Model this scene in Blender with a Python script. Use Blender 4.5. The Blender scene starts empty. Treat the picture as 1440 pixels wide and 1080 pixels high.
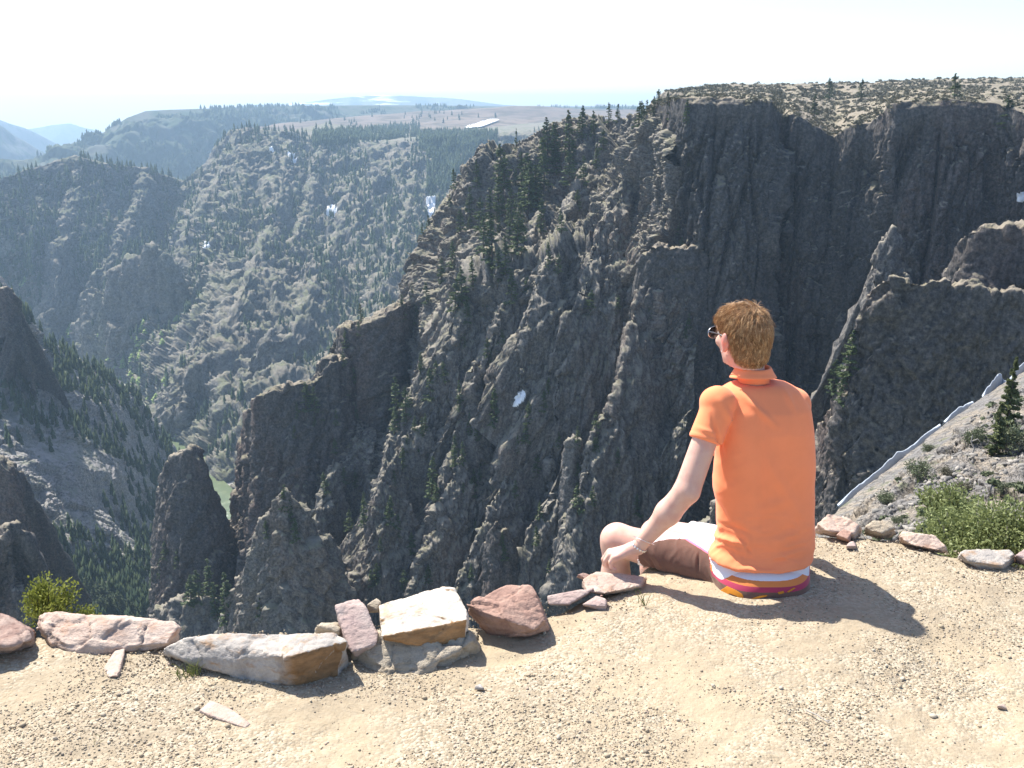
import bpy, bmesh, math, random
import numpy as np
import os
from mathutils import Vector
S = bpy.context.scene
COL = S.collection

# ---------------------------------------------------------------- camera, sky, sun, exposure
CAM_H = 1.55
PITCH = math.radians(15.6)
FPX = 1400.0                      # focal length in pixels of a 1440 wide frame
cam_d = bpy.data.cameras.new('camera'); cam = bpy.data.objects.new('camera', cam_d); COL.objects.link(cam)
cam.location = (0, 0, CAM_H); cam.rotation_euler = (math.radians(90)-PITCH, 0, 0)
cam_d.sensor_width = 36; cam_d.lens = 36*FPX/1440; cam_d.clip_start = 0.05; cam_d.clip_end = 60000
S.camera = cam
SUN_DIR = Vector((-0.46, 0.47, 0.95)).normalized()       # towards the sun
sun_el = math.asin(SUN_DIR.z); sun_az = math.atan2(SUN_DIR.x, SUN_DIR.y)
W = bpy.data.worlds.new('World'); S.world = W; W.use_nodes = True
wn = W.node_tree.nodes; wl = W.node_tree.links
sky = wn.new('ShaderNodeTexSky'); sky.sky_type = 'NISHITA'; sky.sun_disc = False
sky.sun_elevation = sun_el; sky.sun_rotation = sun_az; sky.altitude = 2400
sky.air_density = 1.0; sky.dust_density = 6.0; sky.ozone_density = 1.0
wl.new(sky.outputs[0], wn['Background'].inputs[0]); wn['Background'].inputs[1].default_value = 0.13
sl = bpy.data.lights.new('sun', 'SUN'); sl.energy = 4.8; sl.angle = math.radians(0.5); sl.color = (1.0, 0.95, 0.87)
so = bpy.data.objects.new('sun', sl); COL.objects.link(so)
so.rotation_euler = SUN_DIR.to_track_quat('Z', 'Y').to_euler()
S.view_settings.view_transform = 'Standard'; S.view_settings.look = 'None'
S.view_settings.exposure = 1.05; S.view_settings.gamma = 1.0
S.render.engine = 'CYCLES'
S.cycles.max_bounces = 6; S.cycles.diffuse_bounces = 3; S.cycles.volume_bounces = 0
S.cycles.transparent_max_bounces = 8

# ---------------------------------------------------------------- picture measurements -> world
CP, SP = math.cos(PITCH), math.sin(PITCH)
def ray(px, py):
    a = (px-720)/FPX; b = (540-py)/FPX
    return a, CP+SP*b, -SP+CP*b
def P(px, py, Y):
    a, y, z = ray(px, py); t = Y/y
    return Vector((a*t, Y, CAM_H+z*t))
def Pz(px, py, Z):
    a, y, z = ray(px, py); t = (Z-CAM_H)/z
    return Vector((a*t, y*t, Z))
def pix(V):
    x, y, z = V[0], V[1], V[2]-CAM_H
    d = y*CP-z*SP; u = y*SP+z*CP
    return 720+FPX*x/d, 540-FPX*u/d

# ---------------------------------------------------------------- noise
def _h(ix, iy, iz, s):
    h = (ix.astype(np.uint32)*np.uint32(374761393)) ^ (iy.astype(np.uint32)*np.uint32(668265263)) ^ (iz.astype(np.uint32)*np.uint32(2246822519)) ^ np.uint32((s*3266489917) & 0xffffffff)
    h = (h ^ (h >> np.uint32(15)))*np.uint32(2246822519)
    h = (h ^ (h >> np.uint32(13)))*np.uint32(3266489917)
    return h ^ (h >> np.uint32(16))
def _hf(ix, iy, iz, s): return _h(ix, iy, iz, s).astype(np.float32)*np.float32(1/4294967295.0)
def vnoise(p, s=0):
    """smooth value noise -1..1, p (N,3)"""
    p = np.asarray(p, dtype=np.float64); i = np.floor(p).astype(np.int64); f = (p-i).astype(np.float32)
    w = f*f*f*(f*(f*6-15)+10)
    r = 0
    for dx in (0, 1):
        wx = w[:, 0] if dx else 1-w[:, 0]
        for dy in (0, 1):
            wy = w[:, 1] if dy else 1-w[:, 1]
            for dz in (0, 1):
                wz = w[:, 2] if dz else 1-w[:, 2]
                r = r+wx*wy*wz*_hf(i[:, 0]+dx, i[:, 1]+dy, i[:, 2]+dz, s)
    return r*2-1
def fbm(p, octv=4, s=0, gain=0.5, lac=2.03):
    r = 0; a = 1.0; q = np.array(p, dtype=np.float64); tot = 0
    for o in range(octv):
        r = r+a*vnoise(q, s+o*17); tot += a; a *= gain; q = q*lac+13.7
    return r/tot
def ridged(p, octv=4, s=0, gain=0.5, lac=2.07):
    r = 0; a = 1.0; q = np.array(p, dtype=np.float64); tot = 0
    for o in range(octv):
        r = r+a*(1-2*np.abs(vnoise(q, s+o*17))); tot += a; a *= gain; q = q*lac+7.3
    return r/tot
def cells(p, s=0):
    """Worley: F1, F2-F1, random per cell, random slope coords"""
    p = np.asarray(p, dtype=np.float64); i = np.floor(p).astype(np.int64); f = (p-i).astype(np.float32)
    n = len(p); f1 = np.full(n, 9., np.float32); f2 = np.full(n, 9., np.float32); rid = np.zeros(n, np.float32); tilt = np.zeros((n, 3), np.float32)
    for dx in (-1, 0, 1):
        for dy in (-1, 0, 1):
            for dz in (-1, 0, 1):
                cx, cy, cz = i[:, 0]+dx, i[:, 1]+dy, i[:, 2]+dz
                h = _h(cx, cy, cz, s)
                ox = (h & np.uint32(1023)).astype(np.float32)/1023; oy = ((h >> np.uint32(10)) & np.uint32(1023)).astype(np.float32)/1023; oz = ((h >> np.uint32(20)) & np.uint32(1023)).astype(np.float32)/1023
                vx, vy, vz = dx+ox-f[:, 0], dy+oy-f[:, 1], dz+oz-f[:, 2]
                d = .62*np.maximum(np.maximum(np.abs(vx), np.abs(vy)), np.abs(vz))+.38*np.sqrt(vx*vx+vy*vy+vz*vz)
                near = d < f1
                f2 = np.where(near, f1, np.minimum(f2, d)); f1 = np.where(near, d, f1)
                rid = np.where(near, ((h >> np.uint32(5)) & np.uint32(65535)).astype(np.float32)/65535, rid)
                tilt[near] = np.stack([vx, vy, vz], 1)[near]
    return f1, f2-f1, rid, tilt
def blocky(p, s=0, tiltk=0.9, crack=0.6):
    """facetted rock: every cell is a block of its own height and tilt, cracks between"""
    f1, e, r, t = cells(p, s)
    a = r*6.2832*3
    return (r*2-1)*0.6+tiltk*(t[:, 0]*np.cos(a)+t[:, 1]*np.sin(a)+t[:, 2]*np.cos(a*1.7)*.8)-crack*np.clip(1-e/0.07, 0, 1)

_c, _s = math.cos(.22), math.sin(.22)
ROT = np.array([[_c, 0, _s], [0, 1, 0], [-_s, 0, _c]])@np.array([[.88, .47, 0], [-.47, .88, 0], [0, 0, 1.]])
def rock_disp(V, amp=1.0, scale=1.0, zs=2.2, s=0, fine=True, big=1.0):
    w = np.stack([vnoise(V/(30*scale), s+1), vnoise(V/(30*scale), s+2), vnoise(V/(30*scale), s+3)], 1)*4*scale
    Q = (V+w)@ROT/np.array([1, 1, zs])
    d = 2.0*ridged(Q/(40*scale), 2, s+10)+4.6*big*blocky(Q/(36*scale), s+19, 1.1, .25)
    d = d+3.0*blocky(Q/(14*scale), s+20, 1.0, .5)+2.0*blocky(Q/(5.6*scale), s+21, 1.0, .7)
    if fine: d = d+1.15*blocky(Q/(2.5*scale), s+22)+0.6*blocky(V/(1.15*scale), s+23)
    return d*amp

# ---------------------------------------------------------------- mesh helpers
def mesh_from(name, V, F, mat=None, smooth=False, parent=None, link=True):
    """F: (n,3) or (n,4) int array, or a list of both"""
    me = bpy.data.meshes.new(name)
    Fs = [np.asarray(f, np.int32) for f in (F if isinstance(F, list) else [F])]
    V = np.asarray(V, np.float32)
    me.vertices.add(len(V)); me.vertices.foreach_set('co', V.ravel())
    nl = sum(f.size for f in Fs); npoly = sum(len(f) for f in Fs)
    me.loops.add(nl); me.loops.foreach_set('vertex_index', np.concatenate([f.ravel() for f in Fs]))
    tot = np.concatenate([np.full(len(f), f.shape[1], np.int32) for f in Fs]); st = np.concatenate([[0], np.cumsum(tot)[:-1]]).astype(np.int32)
    me.polygons.add(npoly); me.polygons.foreach_set('loop_start', st); me.polygons.foreach_set('loop_total', tot)
    if smooth: me.polygons.foreach_set('use_smooth', np.ones(npoly, bool))
    me.update(calc_edges=True)
    if mat: me.materials.append(mat)
    if not link: return me
    o = bpy.data.objects.new(name, me); COL.objects.link(o)
    if parent: o.parent = parent
    return o
def tag(o, label=None, cat=None, group=None, kind=None):
    if label: o['label'] = label
    if cat: o['category'] = cat
    if group: o['group'] = group
    if kind: o['kind'] = kind
    return o
def empty(name, loc=(0, 0, 0)):
    o = bpy.data.objects.new(name, None); COL.objects.link(o); o.location = loc; o.empty_display_size = .2
    return o
def grid_faces(nr, nc, flip=False):
    i = np.arange(nr-1)[:, None]*nc+np.arange(nc-1)[None, :]
    a, b, c, d = i, i+1, i+nc+1, i+nc
    f = np.stack([a, b, c, d], -1).reshape(-1, 4)
    return f[:, ::-1] if flip else f
def grid_normals(G):
    du = np.gradient(G, axis=1); dv = np.gradient(G, axis=0)
    n = np.cross(du, dv); l = np.linalg.norm(n, axis=2, keepdims=True); l[l == 0] = 1
    return n/l
def resample(cols, n):
    """cols (m,3) control points -> n points spread by length, linear"""
    cols = np.asarray(cols, float); d = np.r_[0, np.cumsum(np.maximum(np.linalg.norm(np.diff(cols, axis=0), axis=1), 1e-6))]
    t = np.linspace(0, d[-1], n)
    return np.stack([np.interp(t, d, cols[:, k]) for k in range(3)], 1)
LOFTS = {}
def loft(name, rows, nu, nv, mat, disp=None, spread=None, dirfn=None, flip=False, smooth=False):
    """rows: control rows (same number of points) of world points, first row = far top, last = near bottom"""
    R = np.array([[tuple(p) for p in r] for r in rows], float)            # (m, k, 3)
    mean = R.mean(0); du = np.linalg.norm(np.diff(mean, axis=0), axis=1)
    if spread is not None: du = np.asarray(spread, float)
    tu = np.r_[0, np.cumsum(du)]; uu = np.linspace(0, tu[-1], nu)
    R2 = np.stack([np.stack([np.interp(uu, tu, r[:, k]) for k in range(3)], 1) for r in R])   # (m, nu, 3)
    dv = np.linalg.norm(np.diff(R2, axis=0), axis=2).mean(1)
    if isinstance(nv, (list, tuple)):
        tv = np.r_[0, np.cumsum([float(x) for x in nv])]; n = int(tv[-1])+1
    else:
        tv = np.r_[0, np.cumsum(dv)]; n = nv
    vv = np.linspace(0, tv[-1], n)
    idx = np.clip(np.searchsorted(tv, vv, side='right')-1, 0, len(tv)-2); fr = ((vv-tv[idx])/(tv[idx+1]-tv[idx]))[:, None, None]
    G = R2[idx]*(1-fr)+R2[idx+1]*fr
    N = grid_normals(G)
    for _ in range(6):                                                     # soften the normal at the control creases
        N[1:-1] = (N[:-2]+2*N[1:-1]+N[2:])/4; N[:, 1:-1] = (N[:, :-2]+2*N[:, 1:-1]+N[:, 2:])/4
    N /= np.linalg.norm(N, axis=2, keepdims=True)+1e-9
    if (N[..., 2].mean() < 0): N = -N
    if flip: N = -N
    V = G.reshape(-1, 3)
    U = np.repeat(uu[None, :], n, 0).ravel()/tu[-1]; VV = np.repeat(vv[:, None], nu, 1).ravel()/tv[-1]
    if disp is not None:
        V = V+N.reshape(-1, 3)*disp(V, U, VV)[:, None]
    f = grid_faces(n, nu)
    o = mesh_from(name, V, f, mat, smooth)
    tag(o, kind='structure'); LOFTS[name] = V.reshape(n, nu, 3)
    return o
# ---------------------------------------------------------------- materials
class NT:
    def __init__(s, name, rough=0.9, spec=0.2):
        s.m = bpy.data.materials.new(name); s.m.use_nodes = True; s.n = s.m.node_tree.nodes; s.l = s.m.node_tree.links
        s.b = s.n['Principled BSDF']; s.b.inputs['Roughness'].default_value = rough; s.b.inputs['Specular IOR Level'].default_value = spec
        g = s.n.new('ShaderNodeNewGeometry'); s.pos = g.outputs['Position']; s.nor = g.outputs['Normal']
        s.obj = s.n.new('ShaderNodeTexCoord').outputs['Object']
    def mapping(s, vec, scale=(1, 1, 1)):
        k = s.n.new('ShaderNodeMapping'); s.l.new(vec, k.inputs[0]); k.inputs['Scale'].default_value = scale; return k.outputs[0]
    def noise(s, vec, scale, detail=4, rough=0.55, dist=0.0):
        k = s.n.new('ShaderNodeTexNoise'); s.l.new(vec, k.inputs['Vector']); k.inputs['Scale'].default_value = scale
        k.inputs['Detail'].default_value = detail; k.inputs['Roughness'].default_value = rough; k.inputs['Distortion'].default_value = dist
        return k.outputs[0]
    def voro(s, vec, scale, feature='F1', out=0):
        k = s.n.new('ShaderNodeTexVoronoi'); s.l.new(vec, k.inputs['Vector']); k.feature = feature; k.inputs['Scale'].default_value = scale
        return k.outputs[out]
    def ramp(s, fac, stops):
        k = s.n.new('ShaderNodeValToRGB'); s.l.new(fac, k.inputs[0]); e = k.color_ramp.elements
        while len(e) < len(stops): e.new(0.5)
        for el, (p, c) in zip(e, stops):
            el.position = p; el.color = tuple(c)[:3]+(1,) if hasattr(c, '__len__') else (c, c, c, 1)
        return k.outputs[0]
    def mix(s, fac, a, b, mode='MIX'):
        k = s.n.new('ShaderNodeMix'); k.data_type = 'RGBA'; k.blend_type = mode
        for sock, v in ((k.inputs[0], fac), (k.inputs[6], a), (k.inputs[7], b)):
            if isinstance(v, bpy.types.NodeSocket): s.l.new(v, sock)
            else: sock.default_value = v if isinstance(v, (int, float)) else tuple(v)[:3]+(1,)
        return k.outputs[2]
    def math(s, op, a, b=0.0):
        k = s.n.new('ShaderNodeMath'); k.operation = op
        for sock, v in ((k.inputs[0], a), (k.inputs[1], b)):
            if isinstance(v, bpy.types.NodeSocket): s.l.new(v, sock)
            else: sock.default_value = v
        return k.outputs[0]
    def sep(s, v, i):
        k = s.n.new('ShaderNodeSeparateXYZ'); s.l.new(v, k.inputs[0]); return k.outputs[i]
    def color(s, c):
        if isinstance(c, bpy.types.NodeSocket): s.l.new(c, s.b.inputs['Base Color'])
        else: s.b.inputs['Base Color'].default_value = tuple(c)[:3]+(1,)
    def bump(s, h, strength=0.5, dist=1.0, prev=None):
        k = s.n.new('ShaderNodeBump'); s.l.new(h, k.inputs['Height']); k.inputs['Strength'].default_value = strength; k.inputs['Distance'].default_value = dist
        if prev is not None: s.l.new(prev, k.inputs['Normal'])
        s.l.new(k.outputs[0], s.b.inputs['Normal']); return k.outputs[0]

def rock_mat(name, c1, c2, stain, soil, grass, sc=1.0, soil_lo=0.5, soil_hi=0.75, grassk=0.5, bumpd=0.6):
    t = NT(name, 0.92, 0.15)
    st = t.mapping(t.pos, (1, 1, .35))
    big = t.noise(t.pos, 0.012*sc, 3); mid = t.noise(st, 0.09*sc, 5, .6); fine = t.noise(t.pos, 0.6*sc, 4, .65)
    c = t.mix(t.ramp(mid, [(.35, 0), (.65, 1)]), c1, c2)
    c = t.mix(t.ramp(t.noise(st, 0.035*sc, 4, .6), [(.48, 0), (.66, .75)]), c, stain)
    streak = t.noise(t.mapping(t.pos, (1, 1, .06)), 0.5*sc, 3, .6)
    c = t.mix(t.math('MULTIPLY', t.ramp(streak, [(.5, 0), (.7, 1)]), .45), c, tuple(x*.5 for x in c1))
    c = t.mix(.55, c, t.ramp(fine, [(.25, .35), (.75, 1.0)]), 'MULTIPLY') if False else t.mix(t.ramp(fine, [(.3, .0), (.72, .55)]), c, tuple(min(1, x*1.7) for x in c2))
    spk = t.noise(t.pos, 1.3*sc, 3, .75); c = t.mix(1.0, c, t.ramp(spk, [(.32, (.45, .45, .46)), (.5, (.95, .95, .95)), (.68, (1.65, 1.6, 1.5))]), 'MULTIPLY')
    nz = t.sep(t.nor, 2)
    jit = t.math('ADD', nz, t.math('MULTIPLY', t.math('SUBTRACT', fine, .5), .5))
    flat = t.ramp(jit, [(soil_lo, 0), (soil_hi, 1)])
    sg = t.mix(t.ramp(t.noise(t.pos, 0.15*sc, 5, .65), [(.45, 0), (.6, grassk)]), soil, grass)
    c = t.mix(flat, c, sg)
    t.color(c)
    bh = t.math('ADD', t.math('MULTIPLY', t.voro(st, .9*sc), .5), t.noise(st, 1.1*sc, 5, .7))
    t.bump(bh, .8, bumpd/sc)
    return t.m
M_wall = rock_mat('dark_gneiss', (.050, .047, .046), (.084, .079, .076), (.13, .08, .06), (.26, .225, .175), (.12, .12, .06), .8)
M_massif = rock_mat('weathered_gneiss', (.076, .072, .069), (.135, .127, .119), (.15, .108, .082), (.25, .226, .186), (.16, .16, .085), .9, .36, .68, .45)
M_left = rock_mat('scree_rock', (.13, .125, .128), (.21, .205, .20), (.12, .13, .085), (.30, .28, .265), (.12, .14, .075), .6, .5, .8, .55)
M_mid = rock_mat('canyon_rock', (.072, .072, .072), (.13, .126, .118), (.085, .10, .06), (.19, .172, .14), (.11, .13, .065), .25, .5, .8, .6, .5)
M_near = rock_mat('pale_rock', (.17, .155, .145), (.25, .23, .21), (.22, .17, .14), (.28, .24, .19), (.15, .15, .085), 3.0, .72, .92, .3, .35)

def simple(name, c, rough=.8, spec=.3, bump=None):
    t = NT(name, rough, spec); t.color(c)
    if bump: t.bump(t.noise(t.pos, bump[0], 4), bump[1], bump[2])
    return t.m
def plateau_mat():
    t = NT('scrub_soil', .95, .1)
    a = t.noise(t.pos, .06, 5, .65); b = t.noise(t.pos, .35, 4, .6)
    c = t.mix(t.ramp(a, [(.4, 0), (.6, 1)]), (.18, .155, .115), (.135, .115, .085))
    c = t.mix(t.ramp(b, [(.5, 0), (.62, .9)]), c, (.1, .1, .06)); t.color(c); t.bump(b, .6, 1.); return t.m
M_plateau = plateau_mat()
def far_mat(name, a, b, snow=0.0, sc=.004, tree=(.05, .07, .04)):
    t = NT(name, .95, .05)
    n1 = t.noise(t.pos, sc, 6, .6); n2 = t.noise(t.mapping(t.pos, (1, 1, .5)), sc*6, 5, .65)
    c = t.mix(t.ramp(n1, [(.42, 0), (.58, 1)]), a, b)
    c = t.mix(t.ramp(n2, [(.47, 0), (.58, .85)]), c, tree)
    if snow: c = t.mix(t.ramp(t.noise(t.mapping(t.pos, (1, .5, 9)), sc*1.1, 4, .6), [(1-snow, 0), (1-snow+.03, 1)]), c, (.8, .82, .86))
    t.color(c); return t.m
M_mesa = far_mat('far_mesa_rock', (.11, .11, .09), (.075, .085, .055), .30)
M_farplat = far_mat('far_plateau_scrub', (.19, .15, .12), (.15, .12, .10), .0, .003, (.09, .08, .06))
M_snowhill = far_mat('snowy_hill', (.2, .2, .18), (.14, .14, .12), .42, .0012)
M_mount = far_mat('mountain_rock', (.14, .14, .14), (.1, .11, .1), .0, .003)
M_snow = simple('old_snow', (.9, .91, .93), .6, .3, (2., .3, .3))
def water_mat():
    t = NT('river_water', .25, .5); n = t.noise(t.pos, .06, 5, .7)
    t.color(t.ramp(n, [(.5, (.11, .14, .07)), (.64, (.17, .20, .11)), (.74, (.75, .78, .75))])); t.bump(n, .3, .5); return t.m
M_water = water_mat()
def gravel_floor():
    t = NT('valley_gravel', .95, .1); n = t.noise(t.pos, .03, 6, .65)
    t.color(t.ramp(n, [(.38, (.12, .17, .06)), (.5, (.22, .22, .16)), (.62, (.3, .29, .27))])); return t.m
M_floor = gravel_floor()
# (foreground, plants, person materials)
def dirt_mat():
    t = NT('dry_gravelly_dirt', .95, .1)
    a = t.noise(t.pos, 1.6, 5, .6); f = t.noise(t.pos, 38, 4, .7)
    c = t.mix(t.ramp(a, [(.4, 0), (.6, 1)]), (.35, .285, .195), (.29, .237, .168))
    k = t.n.new('ShaderNodeTexVoronoi'); t.l.new(t.pos, k.inputs['Vector']); k.inputs['Scale'].default_value = 115; k.inputs['Randomness'].default_value = 1
    cellc = t.sep(k.outputs['Color'], 0)
    grav = t.ramp(t.noise(t.pos, 3.1, 4, .7), [(.42, .12), (.58, .8)])
    c = t.mix(t.math('MULTIPLY', grav, t.ramp(cellc, [(.45, 0), (.55, 1)])), c, t.mix(cellc, (.25, .22, .17), (.48, .42, .32)))
    c = t.mix(t.math('MULTIPLY', t.ramp(f, [(.52, 0), (.72, 1)]), .45), c, (.46, .385, .275))
    t.color(c)
    h = t.math('SUBTRACT', f, t.math('MULTIPLY', t.math('MULTIPLY', k.outputs['Distance'], grav), .9))
    t.bump(h, .7, .009); return t.m
M_dirt = dirt_mat()
def stone_mat(name, c1, c2, stain, sc=1.0, bump=.004, face=None):
    t = NT(name, .85, .25)
    a = t.noise(t.obj, 7*sc, 6, .65, .4); b = t.noise(t.mapping(t.obj, (1, 1, 3)), 14*sc, 5, .7); f = t.noise(t.obj, 120*sc, 4, .7)
    c = t.mix(t.ramp(a, [(.42, 0), (.58, 1)]), c1, c2)
    c = t.mix(t.ramp(b, [(.52, 0), (.68, .85)]), c, stain)
    c = t.mix(t.ramp(f, [(.4, 0), (.75, .4)]), c, tuple(x*.45 for x in c1))
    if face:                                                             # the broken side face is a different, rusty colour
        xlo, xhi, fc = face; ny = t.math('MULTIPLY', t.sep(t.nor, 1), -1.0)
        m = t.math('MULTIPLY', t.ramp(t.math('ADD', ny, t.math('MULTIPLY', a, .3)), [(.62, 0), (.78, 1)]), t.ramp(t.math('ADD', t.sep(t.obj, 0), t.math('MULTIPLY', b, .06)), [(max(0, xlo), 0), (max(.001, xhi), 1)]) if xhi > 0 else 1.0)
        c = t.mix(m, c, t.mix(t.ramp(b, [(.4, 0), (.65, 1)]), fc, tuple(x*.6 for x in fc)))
    t.color(c); t.bump(t.math('ADD', t.math('MULTIPLY', f, .5), b), .8, bump*2); return t.m
def leaf_mat(name, c1, c2, trans=.25):
    t = NT(name, .6, .25)
    i = t.n.new('ShaderNodeObjectInfo').outputs['Random']; n = t.noise(t.obj, 1.3, 3)
    g = t.n.new('ShaderNodeNewGeometry').outputs['Random Per Island']
    c = t.mix(g, c1, c2); c = t.mix(t.math('MULTIPLY', i, .35), c, tuple(x*.6 for x in c1)); t.color(c)
    tr = t.n.new('ShaderNodeBsdfTranslucent'); t.l.new(c, tr.inputs[0]); ms = t.n.new('ShaderNodeMixShader'); ms.inputs[0].default_value = trans
    t.l.new(t.b.outputs[0], ms.inputs[1]); t.l.new(tr.outputs[0], ms.inputs[2]); t.l.new(ms.outputs[0], t.n['Material Output'].inputs[0]); return t.m
M_needle = leaf_mat('fir_needles', (.062, .095, .04), (.13, .165, .065), .22)
M_needle2 = leaf_mat('bright_fir_needles', (.09, .115, .05), (.19, .21, .09), .25)
M_bark = simple('bark', (.10, .08, .065), .95, .1, (9., .6, .05))
M_scrub = leaf_mat('sage_leaves', (.12, .118, .078), (.20, .18, .125), .1)
M_bush = leaf_mat('oak_leaves', (.16, .19, .07), (.33, .37, .16), .3)
M_bush2 = leaf_mat('yellow_green_leaves', (.12, .15, .03), (.34, .36, .08), .35)
M_juniper = leaf_mat('juniper_leaves', (.09, .115, .06), (.2, .22, .13), .15)
M_grass = leaf_mat('grass_blades', (.2, .24, .07), (.38, .4, .16), .3)
M_dead = simple('dead_branch', (.38, .35, .31), .9, .1, (60., .5, .01))

def near_mat():
    t = NT('broken_pale_rock', .92, .15)
    a = t.noise(t.pos, .35, 6, .65); b = t.noise(t.mapping(t.pos, (1, .5, 1)), 1.4, 6, .7); f = t.noise(t.pos, 6, 4, .75)
    c = t.mix(t.ramp(a, [(.42, 0), (.56, 1)]), (.30, .26, .21), (.215, .205, .195))
    c = t.mix(t.ramp(b, [(.5, 0), (.62, .8)]), c, (.15, .145, .14))
    c = t.mix(t.ramp(t.noise(t.pos, .8, 4, .6), [(.58, 0), (.66, .6)]), c, (.13, .15, .07))
    c = t.mix(1.0, c, t.ramp(f, [(.3, (.5, .5, .5)), (.5, (1, 1, 1)), (.7, (1.45, 1.42, 1.38))]), 'MULTIPLY')
    k = t.voro(t.pos, 1.1, 'DISTANCE_TO_EDGE'); c = t.mix(t.ramp(k, [(.0, .8), (.05, 0)]), c, (.07, .065, .06))
    t.color(c); t.bump(t.math('ADD', f, t.math('MULTIPLY', t.voro(t.pos, 4.5), .8)), .9, .2); return t.m
M_near = near_mat()
# ---------------------------------------------------------------- the canyon
FLOOR = -345.0; HAZE_D = 0.00013
def rows_from(*rows): return [[P(*p) for p in r] for r in rows]
def off(row, dx, dy, dz): return [Vector(p)+Vector((dx, dy, dz)) for p in row]

def cliff(name, pts, drop, lean=.08, nu=200, nv=200, mat=None, amp=1., scale=1., seed=0, back=25, backdrop=120, top=4, lens=None, zs=2.2):
    """an upright rock body: pts = crest corners seen from the front (px, py, Y), left to right"""
    T = np.array([P(*p) for p in pts]); T = resample(T, 70); q_ = T*np.array([1, 1, .4])
    T[:, 2] += amp*scale*(2.6*(cells(q_/(5.5*scale), seed+7)[2]-.5)+1.4*(cells(q_/(2.3*scale), seed+8)[2]-.5)+2.2*fbm(q_/(9*scale), 2, seed+9))*1.5
    d = np.gradient(T[:, :2], axis=0)
    for _ in range(4): d[1:-1] = (d[:-2]+2*d[1:-1]+d[2:])/4
    n = np.stack([d[:, 1], -d[:, 0]], 1)
    n /= np.linalg.norm(n, axis=1, keepdims=True)+1e-9
    N3 = np.c_[n, np.zeros(len(n))]
    rows = [T-N3*(back+backdrop*.35)+[0, 0, -backdrop], T-N3*back*.7+[0, 0, -top*1.5], T-N3*top+[0, 0, top*.1], T, T+N3*drop*lean*.5+[0, 0, -drop*.5], T+N3*drop*lean+[0, 0, -drop]]
    nb = max(8, nv//8)
    vc = nb*2.1/(nb*2.1+nv)
    def dd(V, U, VV):
        return rock_disp(V, amp, scale, zs, seed, big=.45)*(.6+.4*np.clip(np.abs(VV-vc)/.10, 0, 1))
    return loft(name, rows, nu, [nb, nb*.7, nb*.4, nv*.5, nv*.5], mat, dd)

def rib(name, crest, wl, wr, h, nu=160, nv=110, mat=None, amp=1., scale=1., seed=0, ldir=(-.93, -.35), rdir=(.75, -.65), zs=2.2, head=True):
    """a rock rib running downhill: gentle side to the left, steep side to the right"""
    C = np.array([P(*p) for p in crest]) if len(crest[0]) == 3 and not isinstance(crest[0], np.ndarray) else np.array(crest)
    L = Vector((*ldir, 0)).normalized(); R = Vector((*rdir, 0)).normalized()
    def side(Vd, w, hh): return C+np.array(Vd)*w+[0, 0, -hh]
    rows = [side(L, wl+h*.35, h), side(L, wl*.9, h*.42), side(L, wl*.25, h*.07), C, side(R, wr*.5, h*.1), side(R, wr+h*.04, h*.5), side(R, wr+h*.12, h)]
    rows = np.array([[tuple(q) for q in r] for r in rows])
    if head:                                                              # close the upper and the lower end
        for e, k in ((-1, .0),):
            c = C[e]; inner = C[1] if e == 0 else C[-2]; ax = (c-inner); ax[2] = 0; ax /= np.linalg.norm(ax)+1e-9
            mid = rows[:, e].copy(); mid[:, :2] = c[:2]+(mid[:, :2]-c[:2])*.15+ax[:2]*6; mid[:, 2] -= h*.35
            far = mid.copy(); far[:, 2] -= h*.8; far[:, :2] += ax[:2]*6
            rows = np.concatenate([far[:, None], mid[:, None], rows], 1) if e == 0 else np.concatenate([rows, mid[:, None], far[:, None]], 1)
    def dd(V, U, VV): return rock_disp(V, amp, scale, zs, seed, big=.4)
    return loft(name, list(rows), nu, [nv*.18, nv*.18, nv*.1, nv*.08, nv*.22, nv*.24], mat, dd)

# --- main wall on the right with its brushy plateau
rim = [(905, 168, 400), (930, 146, 372), (962, 138, 350), (1020, 138, 345), (1085, 142, 342), (1103, 165, 352), (1120, 160, 350), (1150, 178, 350), (1175, 196, 352), (1200, 178, 346), (1228, 172, 342), (1262, 146, 332), (1300, 140, 330), (1345, 139, 326), (1405, 146, 322), (1450, 160, 312), (1520, 170, 305), (1640, 170, 300), (1950, 165, 290), (2500, 175, 270), (3300, 190, 235)]
T = np.array([P(*p) for p in rim])
cr = [4, 0, 0, 0, 2, 9, 4, 2, 4, 3, 1, 1, 0, 2, 4, 6, 6, 6, 6, 6, 6]
backrow = [(940, 127, 640), (960, 127, 640), (975, 123, 640), (1010, 119, 650), (1080, 119, 660), (1100, 119, 660), (1120, 118, 660), (1150, 118, 670), (1175, 117, 670), (1200, 116, 680), (1228, 116, 680), (1262, 114, 690), (1300, 112, 700), (1345, 111, 700), (1405, 110, 700), (1450, 110, 700), (1520, 109, 700), (1640, 108, 700), (1950, 106, 700), (2500, 104, 680), (3300, 100, 640)]
B = np.array([P(*p) for p in backrow])
def wall_disp(V, U, VV):
    d = rock_disp(V, .8, 1.15, 3.4, 3)
    q = V/np.array([1, 1, 7.]); d = d+3.4*blocky(q/15, 91, 1.0, .8)+1.6*blocky(q/5.5, 92, 1.0, .7)
    steep = np.clip((VV-.30)/.04, 0, 1)
    return d*(.12+.88*steep)
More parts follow.
